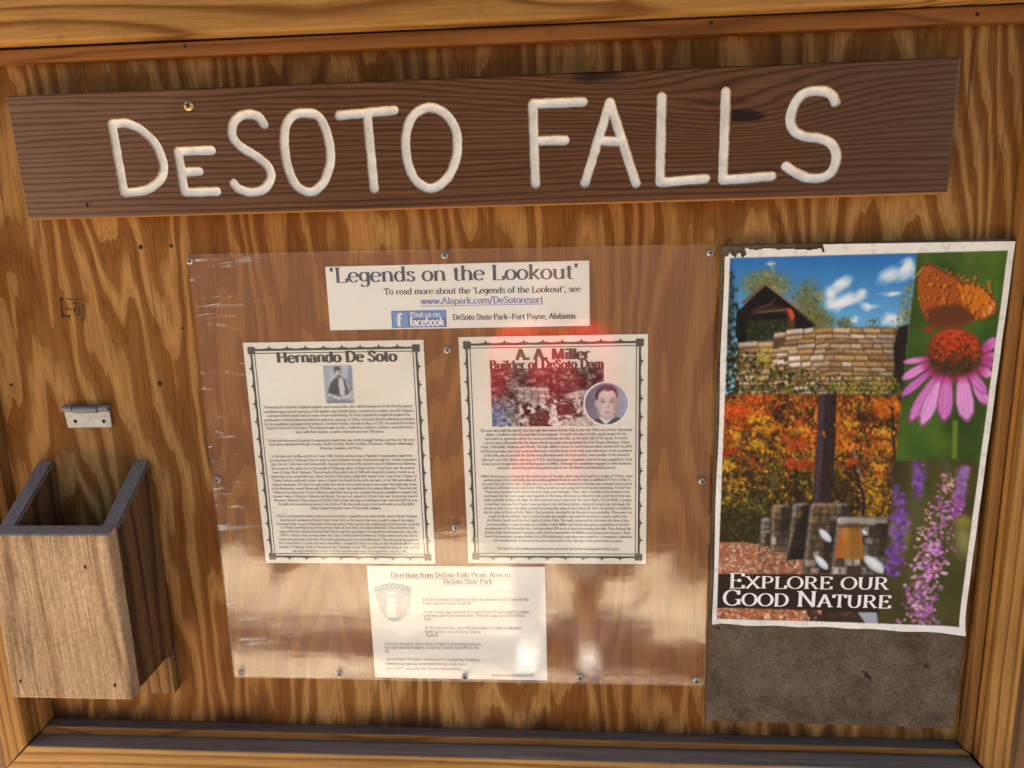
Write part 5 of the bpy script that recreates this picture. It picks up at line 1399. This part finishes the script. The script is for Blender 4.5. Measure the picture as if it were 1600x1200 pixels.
    wing = [(1436, 432), (1438, 420), (1446, 409), (1458, 407), (1468, 413), (1480, 420), (1497, 425), (1504, 434), (1518, 434), (1535, 440), (1548, 450), (1556, 462), (1560, 470), (1556, 480), (1540, 488), (1526, 490), (1510, 498), (1490, 502), (1468, 502), (1452, 492), (1442, 474), (1438, 455)]
    A.poly(wing, (150, 82, 26), 1.6)
    A.poly([(1446, 478), (1470, 468), (1500, 466), (1522, 478), (1528, 488), (1505, 500), (1470, 502), (1452, 494)], (92, 56, 30), 8, .9)
    A.poly([(1500, 438), (1530, 438), (1552, 456), (1558, 470), (1540, 486), (1522, 478), (1505, 460)], (196, 116, 26), 6, .8)
    for k in range(150):
        x, y = R.uniform(1438, 1556), R.uniform(408, 492)
        if 1455 < x < 1520 and y > 470: continue
        inside_ = ((x - 1494) / 64) ** 2 + ((y - 452) / 48) ** 2 < .95
        if inside_ and y > 412 + max(0, (x - 1470) * .28):
            A.ell(x, y, R.uniform(1.6, 3.4), R.uniform(1.4, 2.6), R.choice([(214, 132, 36), (222, 150, 46), (196, 104, 30)]), R.uniform(-.6, .6), .6, .6)
            A.ell(x + 3.2, y + 1, .9, 2.4, (62, 34, 18), R.uniform(-.6, .6), .5, .8)
    for k in range(len(wing) - 8):
        (a, b), (c, d) = wing[k], wing[k + 1]
        for s in (0, .5): A.ell(a + (c - a) * s, b + (d - b) * s + 2, 2.2, 1.8, (74, 46, 30), 0, .4); A.ell(a + (c - a) * s, b + (d - b) * s, 1.2, .9, (190, 150, 110), 0, .5, .5)
    for k in range(5): A.ell(1552 - k * 2.5 + R.uniform(-4, 3), 466 + k * 4, 2.0, 2.4, (224, 176, 150), 0, .4, .8)
    A.line([(1447, 413), (1430, 430)], 1.3, (190, 180, 150)); A.ell(1455, 504, 7, 4, (150, 60, 30), 0, .5)
    # -- lower right: purple flower spikes
    lr = right * (Y > 703)
    ol = (58 + 46 * fbm(X / 30, Y / 60, 4, 52))[..., None] * np.array([.92, .86, .40])
    A.c = A.c * (1 - lr[..., None]) + ol * lr[..., None]
    for (cx, cy, rx, ry, c) in ((1410, 815, 12, 26, (150, 146, 108)), (1506, 830, 12, 26, (150, 142, 104)), (1508, 800, 14, 8, (140, 138, 44)), (1500, 740, 16, 20, (90, 88, 36)), (1470, 900, 30, 60, (60, 66, 26)), (1400, 720, 10, 18, (56, 48, 32)), (1436, 760, 10, 50, (84, 84, 58))):
        A.ell(cx, cy, rx, ry, c, 0, .7, .7)
    inr = lambda x, y: xb(y) + 1 < x < xr(y) - 1
    def spike(pts, n, wd, cols, r, soft):
        for k in range(n):
            s = R.random() * (len(pts) - 1); i = int(s); f = s - i
            x = pts[i][0] + (pts[i + 1][0] - pts[i][0]) * f + R.gauss(0, wd); y = pts[i][1] + (pts[i + 1][1] - pts[i][1]) * f + R.gauss(0, 2)
            if inr(x, y): A.ell(x, y, R.uniform(*r), R.uniform(*r) * .7, np.array(R.choice(cols)) * R.uniform(.8, 1.12), R.uniform(-1, 1), soft, .8)
    pur = [(120, 78, 148), (136, 96, 164), (98, 62, 126)]
    spike([(1438, 705), (1437, 760)], 60, 4.5, pur, (2.5, 5), .7)
    spike([(1406, 745), (1408, 800), (1402, 850), (1394, 890)], 170, 8, pur, (2.5, 5.5), .6)
    spike([(1508, 712), (1500, 780)], 90, 4.5, [(150, 116, 158), (136, 92, 150)], (2.5, 5), .6)
    spike([(1500, 760), (1496, 790)], 40, 5, [(160, 92, 140), (120, 70, 140)], (2.5, 5), .5)
    lav = [(190, 130, 186), (164, 96, 168), (206, 160, 196), (140, 80, 156), (176, 96, 150), (216, 180, 190)]
    A.line([(1484, 705), (1462, 820), (1440, 975)], 3, (84, 92, 44), 1.5)
    spike([(1486, 720), (1480, 760)], 46, 7, [(206, 170, 160), (190, 140, 160), (170, 100, 140)], (1.6, 3.2), .4)
    spike([(1480, 760), (1468, 830)], 120, 13, lav, (1.8, 3.6), .35)
    spike([(1466, 830), (1448, 900), (1438, 974)], 330, 13, lav, (2, 4.2), .35)
    spike([(1456, 770), (1440, 850)], 26, 5, [(214, 190, 170), (200, 150, 160)], (1.6, 3), .35)
    A.blur(3); q_ = np.clip(A.c / 255, 0, 1); lum = q_.mean(-1, keepdims=True); q_ = np.clip(lum + (q_ - lum) * 1.03, 0, 1); A.c = 255 * (q_ * .55 + .45 * q_ * q_ * (3 - 2 * q_)) ** 0.95
    # -- white margin, tape-edge wear
    mg = 1 - sm(X - XLe, 1) * sm(XRi - X, 1) * sm(Y - YT, 1) * sm(YB - Y, 1)
    A.put(mg, (236, 228, 212))
    A.tint(1 - .10 * np.clip((n2 - .55) * 4, 0, 1), mg)
    return A

PA = paint_poster()
poster = empty('poster', (0.316, 0, 0.935), 'torn-cornered colour poster reading Explore Our Good Nature with park photos', 'poster')
nu, nv = 400, 530
gu, gv = np.meshgrid(np.linspace(0, 1, nu), np.linspace(0, 1, nv))
def bil(c): return ((1 - gu) * (1 - gv))[..., None] * np.array(c[0]) + (gu * (1 - gv))[..., None] * np.array(c[1]) + (gu * gv)[..., None] * np.array(c[2]) + ((1 - gu) * gv)[..., None] * np.array(c[3])
apx = bil([(1133, 384), (1586.5, 377), (1504, 989), (1112, 973)])
xz = bil([(0.1668, 1.3972), (0.4737, 1.3945), (0.4622, 0.9298), (0.1646, 0.9392)])
wv = 0.0016 * (fbm(gu * 2.2, gv * 3.0, 3, 61) - .5) + 0.0005 * np.sin(gv * 21 + 2.0 * gu) * (1 - np.clip(np.minimum(gu, 1 - gu) * 6, 0, 1))
curl = 0.006 * np.clip((gu - .90) / .10, 0, 1) ** 2 * np.clip((gv - .90) / .10, 0, 1) ** 2 + 0.0025 * np.clip((gv - .97) / .03, 0, 1) * (0.5 + .5 * np.sin(gu * 9)) + 0.003 * np.clip((.06 - gu) / .06, 0, 1) ** 2 * np.clip((gv - .82) / .12, 0, 1)
V3 = np.stack([xz[..., 0] + 0.0006 * np.sin(gv * 17) * (gu < .001), -(0.0142 + np.abs(wv) + curl), xz[..., 1] + 0.0006 * np.sin(gu * 31) * (gv > .999)], -1)
tear = 396 + 3.0 * np.sin(apx[..., 0] * .45) + 1.2 * np.sin(apx[..., 0] * 1.1)
gone = ((apx[..., 0] < 1163 + 5 * vnoise(apx[..., 0] / 4, apx[..., 1] / 4, 2)) & (apx[..., 1] < tear)) | ((apx[..., 1] < 386 + 3.2 * vnoise(apx[..., 0] / 7, apx[..., 1] * 0, 6)) & (apx[..., 0] < 1288)) | ((np.abs(apx[..., 0] - 1288 - .3 * (apx[..., 1] - 386)) < 1.2) & (apx[..., 1] < 392))
keep = ~(gone[:-1, :-1] | gone[1:, 1:] | gone[:-1, 1:] | gone[1:, :-1])
psh = link('printed_sheet', ink_mesh('printed_sheet', V3, PA.sample(apx[..., 0], apx[..., 1]), keep), M['poster'], poster, True)
# lettering laid on the print
pt = Print()
pt.text('Explore our', .1827 - .1646, .9861 - .9392, .0196, .20, .05, fit=.1892, small=.80, drop=-0.001)
pt.text('Good Nature', .1765 - .1646, .9632 - .9392, .0205, .20, .05, fit=.1995, small=.80, drop=-0.009)
# sit just in front of the sheet's own waves
lx = np.array([v[0] for v in pt.v]) + .1646; lz = np.array([v[1] for v in pt.v]) + .9392
iu = np.clip(((lx - .1650) / (.4640 - .1650) * (nu - 1)).astype(int), 0, nu - 1); iv = np.clip(((1.396 - lz) / (1.396 - .9345) * (nv - 1)).astype(int), 0, nv - 1)
pt.v = [(v[0], v[1], v[2] - V3[j, i, 1] + 0.0004) for v, i, j in zip(pt.v, iu, iv)]
pt.build('slogan', M['ink_white'], poster, (.1646, .9392), 0.0)
# ---------------------------------------------------------------- the photographer, seen only as a reflection in the plastic
def person():
    j = {}; edges = []
    X0, Y0 = -0.06, -1.34
    def P(n, x, y, z, r, par=None, ry=None):
        j[n] = (len(j), (X0 + x * .92, Y0 + y, z * .80), (r * .92, (ry or r) * .92)); 
        if par: edges.append((j[par][0], j[n][0]))
    P('hip', 0, 0, .84, .135, None, .11)
    P('waist', 0, 0, 1.0, .125, 'hip', .095); P('chest', 0, 0.01, 1.19, .15, 'waist', .11); P('neckb', 0, .0, 1.36, .075, 'chest'); P('neck', 0, .01, 1.42, .052, 'neckb')
    P('jaw', 0, .035, 1.49, .062, 'neck'); P('head', 0, .02, 1.56, .088, 'jaw'); P('crown', 0, .01, 1.63, .066, 'head')
    for s, q in ((-1, 'l'), (1, 'r')):
        P(q + 'sh', s * .155, 0, 1.32, .062, 'neckb'); P(q + 'el', s * .175, .00, 1.07, .042, q + 'sh'); P(q + 'wr', s * .095, .12, 1.27, .027, q + 'el'); P(q + 'ha', s * .07, .145, 1.33, .033, q + 'wr', .02)
        for k in range(4):
            P(q + 'f%d' % k, s * .055, .175, 1.315 + k * .017, .009, q + 'ha'); P(q + 'g%d' % k, s * .03, .172, 1.318 + k * .017, .008, q + 'f%d' % k)
        P(q + 'th', s * .075, .13, 1.30, .010, q + 'ha'); P(q + 'ti', s * .04, .135, 1.297, .009, q + 'th')
        P(q + 'hp', s * .085, 0, .76, .092, 'hip'); P(q + 'kn', s * .10, .02, .45, .058, q + 'hp'); P(q + 'ca', s * .10, -.015, .32, .054, q + 'kn'); P(q + 'an', s * .10, -.02, .09, .036, q + 'ca'); P(q + 'he', s * .105, .02, .045, .042, q + 'an'); P(q + 'to', s * .12, .15, .035, .034, q + 'he')
    me = bpy.data.meshes.new('person')
    vs = [v[1] for v in j.values()]
    me.from_pydata(vs, edges, [])
    o = bpy.data.objects.new('person', me); COL.objects.link(o)
    o.modifiers.new('skin', 'SKIN')
    for v, sv in zip(j.values(), me.skin_vertices[0].data): sv.radius = v[2]
    me.skin_vertices[0].data[0].use_root = True
    sub = o.modifiers.new('sub', 'SUBSURF'); sub.levels = 2; sub.render_levels = 2
    # cloth and skin by height on one continuous body
    t = NT('person_clothes')
    x, y, z = t.xyz()
    def st(a): return t.math('GREATER_THAN', z, a)
    c = t.mix(st(0.044), (.10, .09, .085), (.80, .79, .77))           # shoes, socks
    c = t.mix(st(0.120), c, (.46, .27, .18))                            # shins
    c = t.mix(st(0.350), c, (.62, .58, .50))                             # pale shorts
    c = t.mix(st(0.660), c, (.62, .020, .028))                          # red shirt
    arm = t.math('GREATER_THAN', y, Y0 + 0.125)
    c = t.mix(t.math('MULTIPLY', arm, st(0.720)), c, (.46, .27, .18))
    c = t.mix(st(1.115), c, (.46, .27, .18))
    c = t.mix(st(1.270), c, (.05, .03, .018))
    t.col(c); t.rough(.8)
    me.materials.append(t.m)
    tag(o, 'person in red shirt and pale shorts mirrored faintly in the plastic sheet', 'person')
    for p_ in me.polygons: p_.use_smooth = True
person()
